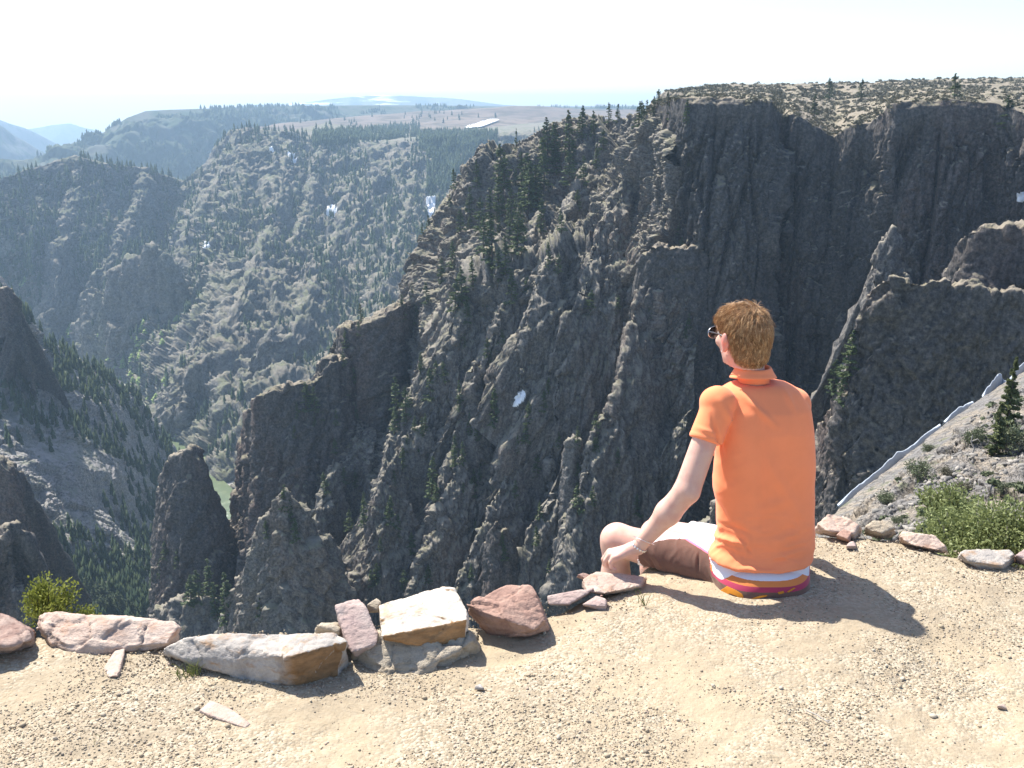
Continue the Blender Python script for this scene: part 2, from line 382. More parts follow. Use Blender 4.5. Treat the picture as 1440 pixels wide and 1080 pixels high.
loft('canyon_wall', [np.array([P(x, y+1.5, 1700) for x, y, _ in backrow]), B, T*.35+B*.65+[0, 0, -1.5], T*.75+B*.25+[0, 0, -1.0], T+[0, 2, .3], T+np.array([[0, c*.3, -2] for c in cr]), T+np.array([[0, c-6, -75] for c in cr]), T+np.array([[0, c-14, -150] for c in cr]), T+[0, -30, -260]],
     760, [10, 55, 60, 30, 6, 170, 170, 60], M_wall, wall_disp, spread=[float(np.linalg.norm(T[i+1]-T[i]))*(.22 if i > 16 else 1) for i in range(len(T)-1)])

# --- the broken flank left of the wall
r0 = [(470, 475, 432), (520, 450, 440), (560, 430, 445), (590, 372, 452), (617, 295, 460), (650, 250, 468), (700, 222, 470), (750, 200, 468), (810, 178, 460), (865, 165, 445), (905, 158, 420), (935, 140, 392), (985, 145, 360)]
r0w = [P(*p) for p in r0]
r1 = [(440, 640, 395), (500, 620, 400), (545, 600, 405), (575, 560, 408), (605, 500, 400), (640, 440, 396), (690, 400, 390), (740, 380, 386), (795, 370, 380), (850, 350, 376), (895, 350, 366), (935, 380, 350), (985, 400, 345)]
r2 = [(400, 900, 330), (455, 900, 332), (505, 900, 334), (550, 900, 336), (600, 900, 338), (650, 900, 340), (700, 900, 342), (745, 900, 342), (795, 900, 340), (850, 900, 338), (895, 900, 334), (935, 900, 328), (985, 900, 322)]
def flank_disp(V, U, VV):
    q = V.copy(); q[:, 0] += .35*V[:, 2]                                 # ribs lean down to the left
    rib_ = ridged(q/np.array([42, 60, 260.]), 2, 71)*16*np.clip((VV-.12)/.12, 0, 1)
    w = np.clip((VV-.115)/.03, 0, 1)*.85+.15
    return rib_+rock_disp(V, .95, 1., 2., 5)*w
loft('rock_flank', [off(r0w, 30, 300, -120), off(r0w, 10, 50, -14), off(r0w, 0, 10, -.5), r0w, [P(*p) for p in r1], [P(*p) for p in r2], off([P(*p) for p in r2], 0, -20, -120)],
     560, [14, 60, 10, 240, 260, 40], M_massif, flank_disp)

# --- fins left of the flank
cliff('rock_fin', [(468, 540, 450), (470, 480, 425), (484, 456, 398), (505, 457, 396), (535, 447, 396), (562, 432, 400), (590, 425, 415), (640, 430, 440)], 230, .10, 170, 330, M_wall, .75, .9, 11, 14, 120, 3)
cliff('rock_fin', [(342, 640, 440), (345, 585, 410), (358, 563, 386), (388, 549, 382), (420, 541, 382), (445, 528, 384), (468, 508, 386), (500, 505, 400)], 230, .13, 170, 280, M_wall, .75, .9, 12, 14, 120, 3)
cliff('rock_fin', [(222, 720, 420), (226, 668, 402), (246, 646, 392), (267, 634, 388), (282, 655, 388), (298, 684, 390), (314, 716, 398), (330, 760, 420)], 200, .16, 150, 240, M_wall, .5, .8, 13, 10, 120, 2)
# --- towers and ribs standing out of the flank
RIBS = [
 ([(668, 512, 376), (655, 560, 366), (640, 615, 356), (622, 670, 348), (600, 730, 340), (570, 790, 332), (548, 850, 326)], 9, 7, 70, 21),
 ([(812, 425, 384), (785, 462, 376), (760, 520, 364), (742, 575, 354), (728, 630, 346), (712, 690, 338), (700, 745, 330), (690, 810, 322)], 12, 9, 90, 22),
 ([(870, 262, 410), (845, 310, 400), (828, 365, 390), (815, 405, 382), (800, 440, 372)], 10, 9, 60, 23),
 ([(600, 592, 372), (575, 610, 366), (556, 650, 358), (540, 700, 350), (524, 745, 342), (508, 800, 334)], 7, 7, 60, 24),
 ([(808, 612, 336), (795, 640, 332), (775, 682, 326), (755, 722, 320), (735, 768, 314), (722, 820, 308)], 8, 9, 60, 25),
 ([(720, 640, 342), (700, 685, 334), (680, 735, 326), (655, 790, 318), (640, 840, 312)], 7, 7, 55, 26),
 ([(548, 612, 352), (540, 650, 346), (530, 700, 340), (522, 760, 332)], 6, 8, 50, 27),
 ([(925, 346, 356), (905, 372, 350), (893, 420, 342), (882, 480, 334), (868, 560, 326)], 5, 12, 90, 28),
 ([(760, 300, 430), (742, 345, 420), (725, 395, 410), (705, 450, 398), (690, 500, 388)], 10, 8, 50, 29),
 ([(690, 300, 446), (670, 350, 436), (655, 400, 424), (640, 450, 412), (628, 500, 402)], 9, 8, 45, 30),
 ([(830, 225, 440), (810, 265, 430), (790, 320, 420), (770, 370, 408), (752, 420, 396)], 9, 8, 45, 31),
 ([(470, 640, 372), (455, 690, 362), (440, 740, 350), (425, 800, 338)], 8, 7, 60, 32),
 ([(905, 195, 398), (880, 235, 392), (868, 290, 384), (862, 340, 374), (850, 400, 362), (838, 460, 350)], 8, 8, 60, 34),
 ([(860, 560, 326), (835, 610, 320), (820, 670, 314), (800, 730, 306), (788, 800, 300)], 7, 9, 60, 35),
 ([(650, 640, 352), (625, 700, 340), (600, 760, 330), (582, 830, 320)], 6, 7, 45, 36),
]
def surf_fn(name):
    Gv = LOFTS[name].reshape(-1, 3); d_ = Gv[:, 1]*CP-(Gv[:, 2]-CAM_H)*SP; X_ = 720+FPX*Gv[:, 0]/d_; Y_ = 540-FPX*(Gv[:, 1]*SP+(Gv[:, 2]-CAM_H)*CP)/d_
    def at(px, py):
        k = np.nonzero((np.abs(X_-px) < 7) & (np.abs(Y_-py) < 7))[0]
        if len(k) == 0: k = np.array([np.argmin((X_-px)**2+(Y_-py)**2)])
        return float(np.percentile(Gv[k, 1], 25))
    return at
flank_y = surf_fn('rock_flank')
for c, wl_, wr_, h_, sd in RIBS:
    ys = np.array([min(p[2], flank_y(p[0], p[1])-7) for p in c]); ys[1:-1] = (ys[:-2]+ys[1:-1]+ys[2:])/3
    c = [(p[0], p[1], y) for p, y in zip(c, ys)]
    n = int(sum(math.hypot(c[i+1][0]-c[i][0], c[i+1][1]-c[i][1]) for i in range(len(c)-1))*.75)+70
    rib('rock_rib', c, wl_, wr_, h_, n, 120, M_massif, .55, .7, sd)
cliff('rock_tower', [(896, 420, 360), (898, 372, 348), (915, 350, 343), (935, 348, 341), (950, 356, 341), (975, 350, 340), (996, 362, 341), (1005, 400, 352)], 170, .06, 130, 260, M_wall, .55, .9, 41, 10, 90, 3)
cliff('rock_tower', [(652, 560, 372), (656, 522, 360), (666, 511, 357), (678, 520, 358), (686, 560, 364)], 60, .1, 60, 110, M_massif, .4, .6, 42, 6, 60, 2)
cliff('rock_tower', [(675, 800, 320), (684, 752, 309), (694, 738, 306), (704, 748, 306), (716, 742, 306), (726, 775, 310), (732, 820, 320)], 90, .08, 80, 140, M_wall, .4, .6, 43, 8, 60, 2)
cliff('rock_tower', [(790, 660, 332), (794, 622, 322), (806, 612, 320), (816, 620, 321), (822, 660, 330)], 60, .05, 50, 100, M_massif, .35, .6, 44, 6, 60, 2)
cliff('rock_tower', [(305, 900, 330), (325, 830, 312), (350, 772, 302), (378, 712, 296), (396, 690, 294), (412, 705, 294), (440, 716, 296), (462, 760, 300), (486, 800, 306), (500, 850, 320)], 140, .16, 190, 200, M_massif, .7, .8, 45, 12, 100, 3)
cliff('rock_tower', [(200, 900, 380), (215, 860, 366), (250, 845, 360), (290, 842, 356), (320, 850, 352), (345, 880, 350)], 60, .3, 120, 80, M_massif, .7, .8, 46, 12, 60, 3)
cliff('rock_tower', [(975, 760, 250), (985, 722, 236), (1000, 716, 232), (1060, 700, 232), (1130, 672, 232), (1160, 664, 230), (1180, 690, 232), (1190, 740, 240)], 80, .25, 160, 90, M_massif, .6, .7, 47, 12, 60, 3)
# --- the dark fins in front of the wall on the right
cliff('rock_fin', [(1150, 620, 250), (1152, 590, 226), (1178, 566, 218), (1196, 530, 214), (1199, 470, 212), (1212, 440, 211), (1228, 400, 210), (1245, 391, 208), (1290, 398, 206), (1330, 396, 206), (1352, 402, 206), (1400, 410, 204), (1480, 420, 200), (1700, 425, 192), (1950, 440, 184)], 150, .05, 420, 260, M_wall, .42, .55, 14, 10, 90, 2)
cliff('rock_fin', [(1318, 430, 250), (1326, 392, 238), (1345, 352, 230), (1358, 326, 226), (1385, 316, 224), (1402, 324, 223), (1440, 318, 222), (1500, 310, 220), (1560, 320, 220), (1750, 315, 214), (2050, 330, 204)], 150, .06, 260, 220, M_wall, .42, .55, 15, 10, 90, 2)
cliff('rock_fin', [(1196, 470, 300), (1208, 430, 290), (1225, 370, 284), (1236, 343, 282), (1246, 346, 282), (1256, 326, 281), (1264, 340, 282), (1272, 380, 288), (1282, 430, 300)], 120, .1, 110, 160, M_massif, .5, .6, 16, 6, 90, 2)

# --- left slope with scree
l0 = [(-560, 290, 700), (-160, 360, 700), (-60, 378, 695), (0, 405, 690), (25, 440, 690), (48, 486, 690), (100, 502, 720), (150, 522, 755), (195, 575, 790), (240, 636, 800), (256, 662, 790), (268, 700, 770)]
l1 = [(-560, 600, 540), (-160, 640, 560), (-60, 640, 560), (0, 640, 560), (30, 650, 565), (65, 660, 575), (105, 670, 590), (145, 690, 615), (185, 710, 650), (215, 730, 690), (240, 745, 720), (262, 760, 730)]
l2 = [(-560, 900, 370), (-160, 920, 400), (-60, 920, 420), (0, 920, 430), (40, 920, 440), (80, 920, 450), (120, 920, 460), (160, 900, 475), (200, 875, 500), (228, 850, 540), (246, 820, 600), (262, 800, 680)]
l0w = [P(*p) for p in l0]
def slope_disp(V, U, VV):
    q = V.copy(); q[:, 0] -= .5*V[:, 1]
    r = ridged(q/np.array([60, 160, 160.]), 2, 81)*7
    m = np.clip(fbm(V/90., 3, 83)*3+.1, 0, 1)
    rough = rock_disp(V, .9, 1.2, 1.3, 7)*(.32+.68*m)
    crag = np.clip((.30-U)/.06, 0, 1)*np.clip((.45-VV)/.1, 0, 1)*np.clip((VV-.12)/.05, 0, 1)
    return r+rough+crag*2
loft('scree_slope', [off(l0w, -80, 120, -90), off(l0w, -12, 20, -6), l0w, [P(*p) for p in l1], [P(*p) for p in l2]], 520, [16, 10, 190, 230], M_left, slope_disp, spread=[float((l0w[i+1]-l0w[i]).length)*(.3 if i == 0 else 1) for i in range(len(l0w)-1)])
cliff('rock_outcrop', [(-320, 640, 440), (-120, 660, 420), (-60, 640, 412), (-12, 642, 406), (8, 658, 404), (24, 690, 404), (38, 716, 405), (46, 752, 410), (50, 800, 425)], 130, .03, 190, 200, M_wall, .42, .7, 17, 14, 90, 3)
cliff('rock_outcrop', [(-90, 460, 640), (-20, 415, 610), (2, 403, 604), (14, 418, 604), (30, 445, 606), (40, 486, 612), (44, 505, 625)], 30, .02, 130, 110, M_wall, .5, .8, 18, 14, 90, 3)
cliff('rock_outcrop', [(-60, 860, 330), (-20, 800, 322), (0, 760, 318), (8, 742, 316), (16, 755, 317), (20, 800, 322), (30, 850, 330)], 80, .05, 100, 100, M_wall, .5, .7, 19, 10, 60, 3)

# --- middle distance across the bend
m0 = [(-620, 240, 1450), (-220, 250, 1500), (-80, 246, 1500), (0, 252, 1500), (50, 236, 1550), (105, 222, 1600), (150, 229, 1600), (205, 238, 1650), (255, 252, 1750), (275, 236, 1780), (298, 206, 1800), (322, 182, 1800), (345, 177, 1800), (400, 186, 1850), (450, 193, 1900), (500, 199, 1950), (600, 200, 2000), (700, 190, 2100), (800, 180, 2200)]
m0w = [P(*p) for p in m0]
def lerp(a, b, t): return Vector(a)*(1-t)+Vector(b)*t
mbot = [(-620, 500), (-220, 500), (-80, 500), (0, 500), (45, 500), (90, 500), (130, 515), (175, 540), (215, 570), (240, 600), (262, 635), (290, 662), (315, 690), (360, 700), (410, 700), (460, 710), (560, 720), (680, 730), (820, 740)]
m3 = [Pz(px, py, FLOOR-6) for px, py in mbot]
m1 = [lerp(a, b, .30)+Vector((0, -30, -10 if i > 9 else -30)) for i, (a, b) in enumerate(zip(m0w, m3))]
m2 = [lerp(a, b, .68)+Vector((0, 0, 12)) for a, b in zip(m0w, m3)]
def mid_disp(V, U, VV):
    q = V.copy(); q[:, 0] += .55*V[:, 2]
    k = np.clip((VV-.095)/.05, 0, 1)
    g = ridged(q/np.array([190, 700, 700.]), 3, 61)*52
    g2 = ridged((q+40*fbm(V/200, 2, 66)[:, None])/np.array([62, 160, 220.]), 3, 62)*17
    k2 = np.clip((VV-.1)/.3, 0, 1)
    return (g*k2-12*k+g2*(.3+.7*k2))*k*np.clip((1.02-VV)/.12, 0, 1)+rock_disp(V, 2.6, 3.2, 1.5, 8)*(.1+.9*k)
loft('canyon_side', [[p+Vector((0, 420, -130 if i < 13 else 10)) for i, p in enumerate(m0w)], [p+Vector((0, 60, -9 if i < 13 else 2)) for i, p in enumerate(m0w)], m0w, m1, m2, m3], 700, [40, 14, 130, 170, 150], M_mid, mid_disp)
cliff('rock_bluff', [(92, 500, 1420), (108, 452, 1360), (128, 408, 1320), (170, 378, 1290), (225, 352, 1262), (250, 372, 1262), (262, 420, 1300)], 230, .12, 190, 150, M_mid, 2., 2.6, 20, 40, 300, 10)
cliff('rock_bluff', [(330, 640, 1050), (340, 560, 1040), (356, 500, 1030), (385, 470, 1030), (410, 480, 1040), (425, 540, 1060)], 140, .2, 120, 110, M_mid, 1.6, 2.2, 23, 30, 200, 8)

mid_y = surf_fn('canyon_side')
SPURS = [
 ([(335, 182), (318, 230), (290, 285), (262, 335), (240, 385), (222, 430)], 45, 28, 130, 161),
 ([(405, 192), (398, 250), (380, 320), (350, 390), (322, 450), (285, 510)], 40, 26, 110, 162),
 ([(505, 205), (492, 270), (470, 335), (440, 400), (410, 470), (392, 540)], 40, 26, 120, 163),
 ([(585, 240), (572, 300), (548, 360), (520, 420), (492, 470)], 34, 24, 110, 164),
 ([(452, 200), (440, 260), (425, 310), (400, 365)], 26, 22, 80, 165),
 ([(300, 420), (280, 470), (262, 520), (250, 570)], 26, 22, 70, 166),
 ([(110, 225), (100, 280), (84, 340), (70, 400), (60, 450)], 36, 26, 100, 167),
 ([(205, 245), (190, 290), (168, 335), (140, 380)], 30, 24, 90, 168),
]
for c, wl_, wr_, h_, sd in SPURS:
    c = [(x, y, mid_y(x, y)-(2 if i == 0 else 16)) for i, (x, y) in enumerate(c)]
    rib('rock_spur', c, wl_, wr_, h_, 200, 110, M_mid, 1.7, 2.2, sd, ldir=(-.95, -.25), rdir=(.72, -.7))
# --- far mesa, plateau and mountains
e0 = [(30, 262, 2900), (75, 232, 2950), (112, 212, 3000), (150, 186, 3100), (178, 166, 3200), (205, 156, 3300), (300, 153, 3500), (400, 150, 3800), (500, 149, 4000), (620, 150, 4100), (760, 152, 4200), (900, 152, 4300), (1050, 150, 4400)]
e0w = [P(*p) for p in e0]
def mesa_disp(V, U, VV):
    q = V.copy(); q[:, 0] += .3*V[:, 2]
    k = np.clip((VV-.3)/.1, 0, 1)
    return (ridged(q/np.array([420, 1200, 900.]), 4, 51)*90+rock_disp(V, 5, 7., 1.3, 53, False))*k
loft('far_mesa', [off(e0w, 0, 3500, 6), off(e0w, 0, 200, 3), e0w, [Vector((p.x*1.0-40, p.y-700, -200)) for p in e0w], [Vector((p.x-60, p.y-1100, FLOOR-20)) for p in e0w]], 420, [30, 20, 110, 60], M_mesa, mesa_disp, smooth=True)
p0 = [[(380, 196, 2150), (460, 199, 2150), (560, 203, 2150), (660, 205, 2150), (760, 210, 2150), (900, 215, 2150), (1100, 220, 2150)],
      [(360, 178, 2600), (450, 180, 2600), (560, 186, 2600), (660, 180, 2600), (760, 182, 2600), (900, 185, 2600), (1100, 190, 2600)],
      [(420, 172, 3000), (480, 168, 3000), (560, 166, 3000), (640, 161, 3000), (720, 164, 3000), (860, 165, 3000), (1060, 165, 3000)],
      [(560, 160, 3300), (600, 157, 3300), (650, 155, 3300), (720, 151, 3300), (800, 151, 3300), (900, 153, 3300), (1060, 153, 3300)],
      [(560, 163, 3900), (600, 162, 3900), (650, 161, 3900), (720, 160, 3900), (800, 160, 3900), (900, 160, 3900), (1060, 160, 3900)]]
loft('far_plateau', [[P(*q) for q in r] for r in p0[::-1]], 240, 120, M_farplat, lambda V, U, VV: fbm(V/np.array([260, 260, 100.]), 4, 55)*9, smooth=True)
def far_range(name, pts, drop, mat, seed, amp, sc):
    w = [P(*p) for p in pts]
    return loft(name, [off(w, 0, drop*2.2, -drop), w, off(w, 0, -drop*.9, -drop*.5), off(w, 0, -drop*2., -drop)], 260, 110, mat,
                lambda V, U, VV: ridged(V/sc, 4, seed)*amp*np.clip(np.abs(VV-.42)*6, .12, 1), smooth=True)
far_range('snowy_hills', [(300, 153, 9000), (360, 148, 9000), (420, 144, 9000), (470, 139, 9000), (540, 134, 9000), (585, 136, 9000), (640, 139, 9000), (700, 145, 9000), (790, 153, 9000), (900, 156, 9000)], 420, M_snowhill, 33, 26, 900)
far_range('mountain', [(-160, 150, 6200), (-60, 160, 6200), (0, 171, 6200), (30, 182, 6300), (60, 196, 6400), (100, 216, 6600), (160, 240, 6600)], 700, M_mount, 35, 60, 800)
far_range('mountain', [(-120, 150, 4300), (-40, 162, 4300), (0, 180, 4300), (25, 196, 4350), (50, 210, 4400), (75, 226, 4450), (110, 250, 4500)], 500, M_mount, 36, 50, 500)
far_range('mountain', [(-60, 200, 9600), (0, 192, 9600), (45, 182, 9600), (75, 176, 9600), (98, 173, 9600), (118, 180, 9600), (150, 190, 9600), (220, 205, 9600), (300, 215, 9600)], 900, M_mount, 37, 60, 1400)
far_range('mountain', [(60, 240, 3900), (85, 222, 3900), (100, 206, 3900), (112, 200, 3900), (128, 206, 3900), (150, 212, 3900), (190, 225, 3900)], 400, M_mount, 38, 30, 400)

# --- valley floor and the river
g = mesh_from('ground', [(-9000, -3000, FLOOR-1), (12000, -3000, FLOOR-1), (12000, 14000, FLOOR-1), (-9000, 14000, FLOOR-1)], np.array([[0, 1, 2, 3]]), M_floor); tag(g, kind='structure')
riv = [(140, 545, 30), (190, 580, 26), (222, 604, 24), (240, 620, 24), (262, 645, 20), (290, 672, 18), (308, 688, 18), (330, 720, 18), (380, 780, 18)]
c = np.array([Pz(px, py, FLOOR+1.5) for px, py, w in riv]); c = resample(c, 80); wv = np.interp(np.linspace(0, 1, 80), np.linspace(0, 1, len(riv)), [w for *_, w in riv])*.62
dn = np.gradient(c[:, :2], axis=0); dn /= np.linalg.norm(dn, axis=1, keepdims=True); nn = np.c_[dn[:, 1], -dn[:, 0], np.zeros(80)]
V = np.concatenate([c+nn*wv[:, None], c-nn*wv[:, None]]); i = np.arange(79)
tag(mesh_from('river', V, np.stack([i, i+1, i+81, i+80], 1), M_water), kind='structure')
# ---------------------------------------------------------------- the slope just right of the overlook
s0 = [(1150, 790, 46), (1172, 770, 48), (1196, 736, 50), (1225, 712, 53), (1262, 680, 57), (1305, 645, 61), (1350, 606, 66), (1400, 567, 71), (1440, 538, 75), (1500, 500, 80), (1600, 450, 88), (1950, 330, 98), (2600, 200, 90)]
s1 = [(1140, 850, 36), (1165, 830, 37), (1190, 800, 38), (1225, 775, 40), (1262, 745, 42), (1305, 715, 45), (1350, 690, 48), (1400, 668, 52), (1440, 652, 54), (1500, 630, 58), (1600, 600, 62), (1950, 520, 70), (2600, 430, 64)]
s2 = [(1130, 900, 27), (1160, 890, 27), (1190, 870, 27), (1225, 860, 27.5), (1262, 845, 28), (1305, 835, 29), (1350, 820, 30), (1400, 810, 31), (1440, 800, 32), (1500, 790, 33), (1600, 780, 34), (1950, 740, 38), (2600, 680, 36)]
s0w = [P(*p) for p in s0]
def near_disp(V, U, VV):
    w = np.clip((VV-.1)/.06, .15, 1)
    q = V/np.array([1, 1, 1.4])
    return (.8*ridged(q/9, 3, 201)+.42*blocky(q/3.4, 202)+.2*blocky(q/1.3, 203)+.08*blocky(q/.55, 204))*w*.9
loft('near_slope', [off(s0w, -3, 7, -14), off(s0w, -1.2, 2.5, -1.5), s0w, [P(*p) for p in s1], [P(*p) for p in s2], off([P(*p) for p in s2], -4, -8, -12)], 520, [12, 12, 150, 130, 20], M_near, near_disp, spread=[float((s0w[i+1]-s0w[i]).length)*(.3 if i > 9 else 1) for i in range(len(s0w)-1)])

# ---------------------------------------------------------------- the overlook
edge_px = [(-420, 930), (-200, 905), (-40, 892), (40, 880), (140, 884), (250, 888), (360, 884), (470, 878), (560, 866), (650, 860), (750, 850), (800, 838), (835, 822), (862, 814), (884, 800), (905, 784), (950, 764), (1010, 748), (1080, 742), (1150, 735), (1205, 738), (1262, 746), (1300, 756), (1335, 768), (1390, 774), (1440, 782), (1560, 800), (1760, 830), (2000, 860)]
E = np.array([Pz(x, y, 0) for x, y in edge_px])
E = resample(E, 560)
def ground_h(x, y):
    p = np.stack([x, y, np.zeros_like(x)], 1)
    return .030*fbm(p/.9, 3, 301)+.012*fbm(p/.22, 3, 302)+.006*fbm(p/.05, 3, 303)
def ey(x): return np.interp(x, E[:, 0], E[:, 1])
nu, nv = 620, 420
X = np.interp(np.linspace(0, 1, nu), [0, .08, .9, 1], [-6, -1.75, 2.6, 9])
ye = ey(X)+.035*fbm(np.stack([X*4, X*0, X*0], 1), 4, 305)
tv = np.r_[np.linspace(-5, 1.1, 18)[:-1], np.linspace(1.1, 1.0, 1)]      # behind and under the camera
G = []
for k in range(17): G.append(np.stack([X, np.full(nu, tv[k]), np.zeros(nu)], 1))
for k in range(nv):
    f = k/(nv-1); G.append(np.stack([X, 1.1+(ye-1.1)*f, np.zeros(nu)], 1))
G = np.array(G); flat = G.reshape(-1, 3); flat[:, 2] = ground_h(flat[:, 0], flat[:, 1])
G = flat.reshape(-1, nu, 3)
dist_e = (ye[None, :]-G[:, :, 1])
G[:, :, 2] -= .05*np.exp(-(dist_e/.05))                                     # the lip rounds off
lip = G[-1]; extra = []
for d_, z_ in ((.03, -.07), (.05, -.2), (.04, -.45), (.15, -1.), (.5, -2.2), (1.2, -5), (2.5, -12), (5, -30)):
    q = lip.copy(); q[:, 1] += d_; q[:, 2] += z_
    q = q+np.stack([np.zeros(nu), .12*abs(z_)**.6*fbm(q/.35, 3, 307), np.zeros(nu)], 1); extra.append(q)
G = np.concatenate([G, np.array(extra)]); 
o = mesh_from('overlook_ground', G.reshape(-1, 3), grid_faces(len(G), nu), M_dirt, True); tag(o, kind='structure')

# loose gravel, one mass
rng = np.random.default_rng(5)
def ico():
    bm = bmesh.new(); bmesh.ops.create_icosphere(bm, subdivisions=1, radius=1)
    v = np.array([x.co[:] for x in bm.verts]); f = np.array([[q.index for q in x.verts] for x in bm.faces]); bm.free(); return v, f
IV, IF = ico()
def gravel(n, smin, smax, seed, dens=None):
    r = np.random.default_rng(seed)
    a = r.uniform(-200, 1640, n*4); b = r.uniform(735, 1110, n*4)
    pts = np.array([Pz(x, y, 0) for x, y in zip(a, b)])
    ok = (pts[:, 1] < ey(pts[:, 0])-.02)
    if dens is not None: ok &= r.random(len(pts)) < dens(pts)
    pts = pts[ok][:n]; n = len(pts)
    s = smin*(smax/smin)**(r.random(n)**2.2)
    ax = r.normal(size=(n, 3)); ax /= np.linalg.norm(ax, axis=1, keepdims=True); ang = r.uniform(0, 6.28, n)
    v = IV[None]*s[:, None, None]*(1+r.uniform(-.28, .28, (n, len(IV), 1)))*r.uniform(.55, 1.2, (n, 1, 3))
    c, sn = np.cos(ang)[:, None, None], np.sin(ang)[:, None, None]; k = ax[:, None, :]
    v = v*c+np.cross(np.broadcast_to(k, v.shape), v)*sn+k*(v*k).sum(-1, keepdims=True)*(1-c)
    v[:, :, 2] *= .75
    z = ground_h(pts[:, 0], pts[:, 1]); v += np.stack([pts[:, 0], pts[:, 1], z+s*.3], 1)[:, None]
    f = IF[None]+(np.arange(n)*len(IV))[:, None, None]
    return v.reshape(-1, 3), f.reshape(-1, 3)
def peb_mat():
    t = NT('gravel_stones', .9, .15); g = t.n.new('ShaderNodeNewGeometry').outputs['Random Per Island']
    t.color(t.ramp(g, [(0, (.22, .19, .155)), (.25, (.33, .27, .19)), (.6, (.39, .32, .225)), (.9, (.47, .41, .32)), (1, (.36, .27, .21))])); return t.m
M_peb = peb_mat()
def dclump(p): return np.clip(fbm(p/.28, 3, 309)*2.2+.42+.25*(np.exp(-(ey(p[:, 0])-p[:, 1])/.3)), .06, 1)
v1, f1 = gravel(30000, .0013, .0046, 11, dclump); v2, f2 = gravel(420, .004, .0095, 12, dclump)
o = mesh_from('gravel', np.concatenate([v1, v2]), np.concatenate([f1, f2+len(v1)]), M_peb); tag(o, 'loose pale gravel scattered over the dirt of the overlook', 'gravel', kind='stuff')

# ---------------------------------------------------------------- stones along the edge
def remesh(V, F, size):
    """closed shells -> one even voxel mesh (numpy in, numpy out)"""
    me = mesh_from('tmp', V, F, link=False); o = bpy.data.objects.new('tmp', me); COL.objects.link(o)
    md = o.modifiers.new('r', 'REMESH'); md.mode = 'VOXEL'; md.voxel_size = size
    dg = bpy.context.evaluated_depsgraph_get(); ev = o.evaluated_get(dg); m2 = ev.to_mesh()
    v = np.empty(len(m2.vertices)*3, np.float32); m2.vertices.foreach_get('co', v)
    nl = len(m2.loops); li = np.empty(nl, np.int32); m2.loops.foreach_get('vertex_index', li); f = li.reshape(-1, 4)
    ev.to_mesh_clear(); bpy.data.objects.remove(o); bpy.data.meshes.remove(me)
    return v.reshape(-1, 3).astype(float), f
def vnormals(V, F):
    a, b, c, d = (V[F[:, k]] for k in range(4)); n = np.cross(c-a, d-b); N = np.zeros_like(V)
    for k in range(4): 
        for j in range(3): N[:, j] += np.bincount(F[:, k], n[:, j], len(V))
    return N/(np.linalg.norm(N, axis=1, keepdims=True)+1e-12)
def lap(V, F, it, k=.5):
    E2 = np.concatenate([F[:, [0, 1]], F[:, [1, 2]], F[:, [2, 3]], F[:, [3, 0]]]); E2 = np.concatenate([E2, E2[:, ::-1]])
    cnt = np.bincount(E2[:, 0], minlength=len(V))[:, None]
    for _ in range(it):
        A = np.stack([np.bincount(E2[:, 0], V[E2[:, 1], j], len(V)) for j in range(3)], 1)/np.maximum(cnt, 1)
        V = V+(A-V)*k
    return V
def hull(pts):
    bm = bmesh.new(); vs = [bm.verts.new(p) for p in pts]; r = bmesh.ops.convex_hull(bm, input=vs)
    bmesh.ops.delete(bm, geom=[g for g in r['geom_interior'] if isinstance(g, bmesh.types.BMVert)], context='VERTS')
    bmesh.ops.triangulate(bm, faces=bm.faces); bm.verts.index_update()
    v = np.array([x.co[:] for x in bm.verts]); f = np.array([[q.index for q in x.verts] for x in bm.faces]); bm.free(); return v, f
def stone(name, top, bottom, mat, label, amp=1.0, size=.006, seed=0, extra=(), soft=0, group=None, cat='rock'):
    """top / bottom: outline points (px, py, z)"""
    pts = [Pz(x, y, z*(.62 if z > 0 else 1)) for x, y, z in top]+[Pz(x, y, z*(.62 if z > 0 else 1)) for x, y, z in bottom]
    v, f = hull(pts); vs, fs, n0 = [v], [f], len(v)
    for ex in extra:
        v, f = hull([Pz(*p) for p in ex]); vs.append(v); fs.append(f+n0); n0 += len(v)
    V, F = remesh(np.concatenate(vs), np.concatenate(fs), size)
    V = lap(V, F, soft); N = vnormals(V, F)
    sc = np.array([1, 1, 1.6])
    d = .0055*blocky(V*sc/.13, seed)+.0028*blocky(V*sc/.05, seed+1)+.001*blocky(V*sc/.017, seed+2)+.0012*fbm(V/.02, 3, seed+3)
    V = V+N*(d*amp)[:, None]
    c = V.mean(0); c[2] = V[:, 2].min()
    o = mesh_from(name, V-c, F, mat); o.location = c; tag(o, label, cat, group)
    return o
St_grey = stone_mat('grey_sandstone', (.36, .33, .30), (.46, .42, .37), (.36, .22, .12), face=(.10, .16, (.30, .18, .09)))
St_pink = stone_mat('pink_sandstone', (.44, .335, .275), (.55, .44, .365), (.42, .26, .18))
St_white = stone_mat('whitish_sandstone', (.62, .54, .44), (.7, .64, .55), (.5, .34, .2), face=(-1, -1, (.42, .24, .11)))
St_red = stone_mat('red_brown_sandstone', (.34, .21, .165), (.42, .28, .22), (.25, .15, .12))
St_purple = stone_mat('mauve_sandstone', (.4, .3, .27), (.46, .37, .33), (.34, .25, .24))
St_dark = stone_mat('dark_red_sandstone', (.26, .16, .13), (.4, .3, .25), (.18, .11, .09))
St_mortar = stone_mat('hardened_dirt', (.47, .4, .3), (.52, .45, .35), (.38, .3, .22), 2., .008)
Z = .0
